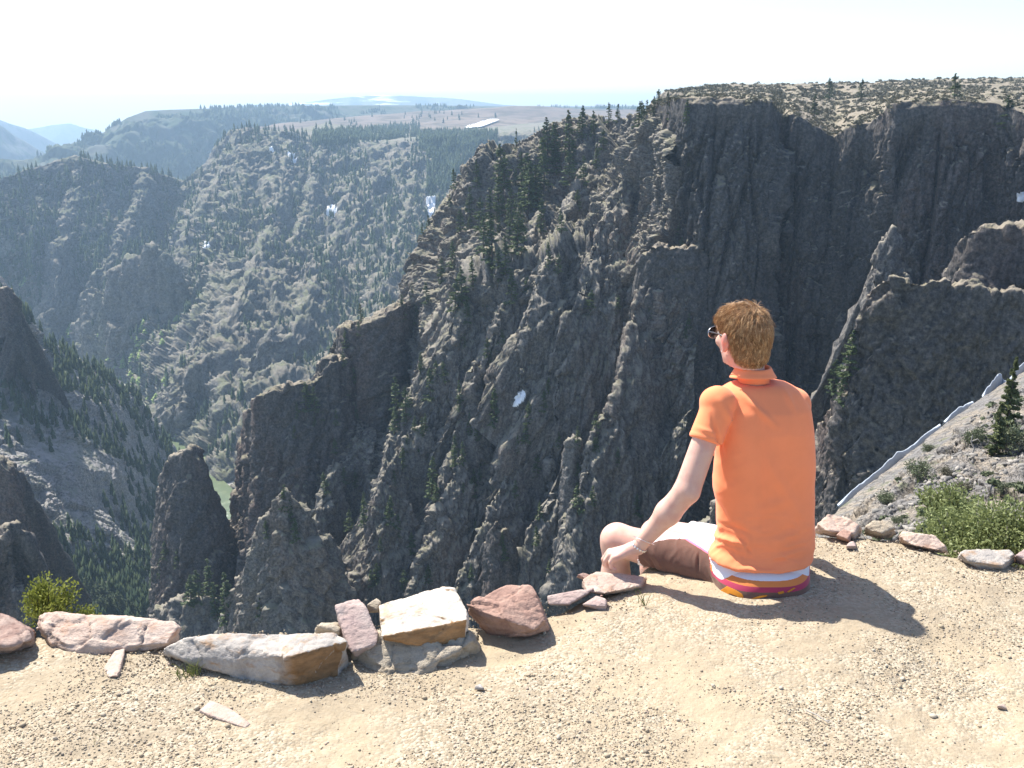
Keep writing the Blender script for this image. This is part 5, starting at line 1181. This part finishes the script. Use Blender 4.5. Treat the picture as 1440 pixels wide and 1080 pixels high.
# printed letters across the seat of the shorts (only their upper ends show)
bvh = BVHTree.FromPolygons([tuple(x) for x in v], [tuple(int(y) for y in x) for x in f])
def decal(name, poly, hole=None):
    xs = np.arange(min(p[0] for p in poly), max(p[0] for p in poly)+.4, .4); ys = np.arange(min(p[1] for p in poly), max(p[1] for p in poly)+.4, .4)
    def ins(x, y, pg):
        c_ = False; j_ = len(pg)-1
        for i_ in range(len(pg)):
            (xi, yi), (xj, yj) = pg[i_], pg[j_]
            if (yi > y) != (yj > y) and x < (xj-xi)*(y-yi)/(yj-yi+1e-9)+xi: c_ = not c_
            j_ = i_
        return c_
    idx = {}; V = []
    for i_, y in enumerate(ys):
        for j_, x in enumerate(xs):
            if ins(x, y, poly) and not (hole and ins(x, y, hole)):
                r_ = bvh.ray_cast(CAMLOC, Vector(ray(x, y)).normalized())
                if r_[0] is not None:
                    nr_ = r_[1] if r_[1].dot(Vector(ray(x, y))) < 0 else -r_[1]; idx[i_, j_] = len(V); V.append(tuple(r_[0]+nr_*.0015))
    F = [(idx[i_, j_], idx[i_+1, j_], idx[i_+1, j_+1], idx[i_, j_+1]) for (i_, j_) in idx if (i_+1, j_) in idx and (i_, j_+1) in idx and (i_+1, j_+1) in idx]
    if F:
        o = mesh_from(name, np.array(V)-PO, np.array(F), M_let, False, me_s); md = o.modifiers.new('t', 'SOLIDIFY'); md.thickness = .0012
decal('letter', [(1022.5, 824), (1034, 829), (1044, 835), (1046, 840), (1043, 843.5), (1030, 843), (1012, 842), (1002, 839), (997, 835), (1006, 835), (1013, 830)], [(1020, 836), (1027, 835), (1037, 839), (1034, 841.5), (1019, 840)])
decal('letter', [(1055, 842), (1067.5, 837.5), (1080, 836.3), (1077, 839), (1065, 842)])
decal('letter', [(1093, 832.5), (1102, 830.6), (1103, 834), (1095, 836)])
decal('letter', [(1106, 832), (1116, 826), (1119.5, 827), (1109, 833.5)])

# the skin keeps inside the clothes
def tuck(V_, cv, cf, region, gap):
    bt = BVHTree.FromPolygons([tuple(x) for x in cv], [tuple(int(y) for y in x) for x in cf])
    for i_ in np.nonzero(region)[0]:
        p_, n_, _, d2 = bt.find_nearest(Vector(V_[i_]), .05)
        if p_ is None: continue
        sdv = (Vector(V_[i_])-p_).dot(n_)
        if sdv > -gap: V_[i_] = np.array(p_-n_*gap)
rdir_ = (rc-SHR)/np.linalg.norm(rc-SHR); bx = np.array([pix(x) for x in bV])
inarm = (np.linalg.norm(np.cross(bV-SHL, adir), axis=1) < .07) & ((bV-SHL)@adir > -.02)
reg = np.where(inarm & (bx[:, 0] < 1016), (bV-cuff)@adir < -.006, (bV[:, 2] > SHL[2]-.62))
reg &= ~((np.linalg.norm(np.cross(bV-rc, rdir_), axis=1) < .08) & ((bV-rc)@rdir_ > -.006))
reg &= bV[:, 2] < NB[2]+.012
reg &= (bV[:, 2] > A3(P(1000, 788, 3.1))[2]+.006) & ((bx[:, 0] > 997) | inarm) & (bV[:, 2] > KNL[2]+.07)
tuck(bV, sV, sF, reg, .007)
tb = (bV-HIPL)@ax/(ax@ax); tb2 = (bV-HIPR)@(KNR-HIPR)/((KNR-HIPR)@(KNR-HIPR))
lowr = bV[:, 2] < PC[2]+.13
dlb = np.linalg.norm(bV-HIPL-np.clip(tb, 0, 1)[:, None]*ax, axis=1); drb = np.linalg.norm(bV-HIPR-np.clip(tb2, 0, 1)[:, None]*(KNR-HIPR), axis=1)
tuck(bV, v, f, lowr & (np.minimum(dlb, drb) < .13) & np.where(dlb < drb, tb < .715, tb2 < .715), .004)
nk = (bV[:, 2] > NB[2]-.03) & (bV[:, 2] < A3(P(1060, 516, 3.208))[2]+.0); rr_ = bV[:, :2]-A3(P(1060, 520, 3.208))[:2]; rl = np.linalg.norm(rr_, axis=1)
m_ = nk & (rl > .047) & (rl < .14) & (bV[:, 2] > NB[2]+.006); bV[m_, :2] = A3(P(1060, 520, 3.208))[:2]+rr_[m_]*(.047/rl[m_])[:, None]
body = mesh_from('body', bV-PO, bF, M_skin, True, person)
fl = sum(np.exp(-(np.linalg.norm((bV-H(s_i*.086, -.008, -.022))/np.array([1, 1, 1.6]), axis=1)/.022)**2) for s_i in (1, -1))+.35*np.exp(-(np.linalg.norm(bV-H(.05, -.02, -.09), axis=1)/.04)**2)
at = body.data.attributes.new('flush', 'FLOAT', 'POINT'); at.data.foreach_set('value', np.clip(fl, 0, .85).astype(np.float32))

# hair -------------------------------------------------------------------
hs = SDF(.02); hs.ell(H(0, -.014, .018), (.073, .094, .083), HM).ell(H(0, -.030, -.022), (.069, .072, .076), HM, .03).ell(H(0, -.046, -.074), (.050, .042, .042), HM, .03).ell(H(0, .042, .046), (.056, .05, .044), HM, .02)
v, f = hs.mesh(.005, 8, 1); loc = (v-HC)@HM.T
keepm = (loc[:, 1] < .052) | (loc[:, 2] > .045); keepm &= ~((loc[:, 2] < .012) & (loc[:, 1] > -.032) & (np.abs(loc[:, 0]) > .03)); keepm &= loc[:, 2] > -.105
keepm &= ~((loc[:, 2] < .03) & (loc[:, 1] > .03))
v, f = cut_open(v, f, keepm); N = vnormals(v, f)
v2 = v+N*(.003*ridged(np.c_[(v-HC)@HM.T][:, :]/np.array([.012, .012, .06]), 2, 731)-.003)[:, None]
def hair_mat():
    t = NT('short_blond_brown_hair', .42, .45); g = t.n.new('ShaderNodeNewGeometry').outputs['Random Per Island']; n = t.noise(t.obj, 25, 3)
    c = t.ramp(g, [(0, (.24, .11, .045)), (.3, (.44, .23, .10)), (.7, (.66, .40, .19)), (1, (.82, .60, .35))]); lk = t.noise(t.mapping(t.obj, (1, 1, .45)), 95, 3, .6); c = t.mix(t.ramp(lk, [(.42, .6), (.58, 0)]), c, (.20, .11, .05)); t.color(c); return t.m
M_hair = hair_mat()
def cap_mat():
    t = NT('hair_base', .6, .2); n = t.noise(t.mapping(t.obj, (1, 1, .3)), 160, 4, .7); t.color(t.ramp(n, [(.35, (.12, .06, .025)), (.7, (.36, .21, .09))])); return t.m
hair = mesh_from('hair', v2-PO, f, cap_mat(), True, person)
r = np.random.default_rng(41); ns = 17000; k = r.integers(0, len(v), ns); root = v[k]+r.normal(0, .002, (ns, 3)); nn_ = N[k]; L0 = (root-HC)@HM.T
crown = np.array([-.012, -.055, .088]); away = L0-crown; away /= np.linalg.norm(away, axis=1, keepdims=True)+1e-9
flow = away*1.0+np.array([0, 0, -1.])*np.clip(1-(L0[:, 2:3]-.02)/.07, .15, 1.2)+np.array([.35, .0, 0])*np.clip((L0[:, 2:3])/.08, 0, 1)
flow = flow@HM; 
tuft = np.stack([vnoise(L0/.016, 741), vnoise(L0/.016, 742), vnoise(L0/.016, 743)], 1)*.85+np.stack([vnoise(L0/.006, 744), vnoise(L0/.006, 745), vnoise(L0/.006, 746)], 1)*.35
flow = flow/np.linalg.norm(flow, axis=1, keepdims=True)+tuft; flow -= nn_*(flow*nn_).sum(1, keepdims=True)*.9; flow /= np.linalg.norm(flow, axis=1, keepdims=True)
Ln = r.uniform(.015, .030, ns)*np.where(L0[:, 2] > .02, 1.2, .75); Ln = np.where(L0[:, 2] < -.075, Ln*.45, Ln); lift = r.uniform(-.05, .08, ns)+np.where(r.random(ns) < .035, .38, 0)*(L0[:, 2] > .04)
segs = 5; th = np.array([0, 2.09, 4.19]); V = np.zeros((ns, segs, 3, 3)); p = root+nn_*.001; d_ = flow+nn_*(lift+.16)[:, None]
side_ = np.cross(flow, nn_); side_ /= np.linalg.norm(side_, axis=1, keepdims=True)
for s_i in range(segs):
    rr = .00085*(1-.75*s_i/(segs-1)); 
    for a_i, a_ in enumerate(th): V[:, s_i, a_i] = p+rr*(math.cos(a_)*side_+math.sin(a_)*nn_)
    p = p+d_*(Ln/(segs-1))[:, None]
    lp_ = (p-HC)@HM.T; rn = lp_/np.array([.083**2, .102**2, .088**2]); rn = (rn/np.linalg.norm(rn, axis=1, keepdims=True))@HM
    d_ = d_-rn*.13+np.array([0, 0, -.06]); d_ /= np.linalg.norm(d_, axis=1, keepdims=True)
i = (np.arange(segs-1)[:, None]*3+np.arange(3)[None]); j = (np.arange(segs-1)[:, None]*3+(np.arange(3)[None]+1) % 3); ft = np.stack([i, j, j+3, i+3], -1).reshape(-1, 4)
F = (ft[None]+(np.arange(ns)*segs*3)[:, None, None]).reshape(-1, 4)
mesh_from('hair_strands', V.reshape(-1, 3)-PO, F, M_hair, True, hair)
# face details, sunglasses, earring, bracelet, hair ------------------------
def ellmesh(name, c, r_, mat, parent, M=HM):
    bm = bmesh.new(); bmesh.ops.create_uvsphere(bm, u_segments=20, v_segments=12, radius=1); me = bpy.data.meshes.new(name)
    for x in bm.verts: x.co = Vector(tuple(c+(np.array(x.co[:])*r_)@M-PO))
    for x in bm.faces: x.smooth = True
    bm.to_mesh(me); bm.free(); me.materials.append(mat); o = bpy.data.objects.new(name, me); COL.objects.link(o); o.parent = parent; return o
M_eye = simple('eye_white', (.8, .78, .75), .3, .5)
for s_i in (1, -1): ellmesh('eye', H(s_i*.031, .074, .0), (.012, .012, .010), M_eye, person)
ellmesh('mouth', H(0, .0935, -.0675), (.021, .006, .007), simple('lips', (.55, .22, .19), .5), person)
M_lens = simple('dark_lens', (.012, .013, .018), .08, .6); M_frame = simple('glasses_frame', (.06, .05, .05), .3, .5); M_silver = NT('silver', .25, .5); M_silver.color((.75, .75, .76)); M_silver.b.inputs['Metallic'].default_value = 1; M_silver = M_silver.m
gl = mesh_from('sunglasses', *[x if k_ else x-PO for k_, x in enumerate(join([tube([H(s_i*.068, .088, .004), H(s_i*.078, .070, .006), H(s_i*.081, .02, .004), H(s_i*.079, -.012, -.004), H(s_i*.078, -.024, -.018)], .0022, .0018, 6) for s_i in (1, -1)]+[tube([H(.012, .104, .002), H(0, .107, .006), H(-.012, .104, .002)], .0018, .0018, 6)]))], M_frame, True, person)
for s_i in (1, -1):
    pts = [H(s_i*(.040+.030*math.cos(a_)), .103-.30*(max(0, .040+.030*math.cos(a_)-.03))**1.15*1.3, -.002+.020*math.sin(a_)) for a_ in np.linspace(0, 6.283, 28, endpoint=False)]
    cc = np.mean(pts, 0)+hf*.003; V_ = np.array(pts+[cc]); F_ = np.array([(a_, (a_+1) % 28, 28) for a_ in range(28)])
    o = mesh_from('lens', V_-PO, F_, M_lens, True, gl); md = o.modifiers.new('t', 'SOLIDIFY'); md.thickness = .002
    mesh_from('rim', *[x if k_ else x-PO for k_, x in enumerate(tube(pts+[pts[0]], .0014, .0014, 5))], M_silver, True, gl)
ellmesh('earring', H(.083, .002, -.052), (.0022, .0022, .0022), M_silver, person)
wd = (WRI-ELB)/np.linalg.norm(WRI-ELB); bc = WRI-wd*.006; u_ = np.cross(wd, [0, 0, 1.]); u_ /= np.linalg.norm(u_); w_ = np.cross(wd, u_)
def bangle(c, tilt, R_, r_): 
    pts = [c+R_*(math.cos(a_)*u_+math.sin(a_)*w_)+wd*tilt*math.cos(a_+.6) for a_ in np.linspace(0, 6.283, 40)]; return tube(pts, r_, r_, 6)
links = []
for a_ in np.linspace(0, 6.283, 17)[:-1]:
    c_ = bc+.0262*(math.cos(a_)*u_+math.sin(a_)*w_)+wd*.004*math.cos(a_+.6); links.append(tube([c_-wd*.0038, c_-wd*.002, c_+wd*.002, c_+wd*.0038], .0030, .0030, 6))
v, f = join([bangle(bc, .004, .0262, .0016)]+links); mesh_from('bracelet', v-PO, f, M_silver, True, person)
v, f = bangle(WRI-wd*.035, .02, .034, .0010); mesh_from('bracelet', v-PO, f, M_silver, True, person)
# ---------------------------------------------------------------- the air
bm = bmesh.new(); bmesh.ops.create_cube(bm, size=1)
for v in bm.verts: v.co = Vector((v.co.x*22000+1500, 4800+v.co.y*13600, 0 if v.co.z else 0)) + Vector((0, 0, 118 if v.co.z > 0 else FLOOR-460))
me = bpy.data.meshes.new('haze'); bm.to_mesh(me); bm.free()
hz = bpy.data.objects.new('haze', me); COL.objects.link(hz); tag(hz, 'thin blue haze filling the canyon and fading the far mountains', 'haze', kind='stuff')
hm = bpy.data.materials.new('haze_air'); hm.use_nodes = True; n = hm.node_tree.nodes; n.remove(n['Principled BSDF'])
pv = n.new('ShaderNodeVolumePrincipled'); pv.inputs['Color'].default_value = (.54, .77, 1, 1); pv.inputs['Density'].default_value = HAZE_D; pv.inputs['Anisotropy'].default_value = .35
hm.node_tree.links.new(pv.outputs[0], n['Material Output'].inputs['Volume']); me.materials.append(hm)
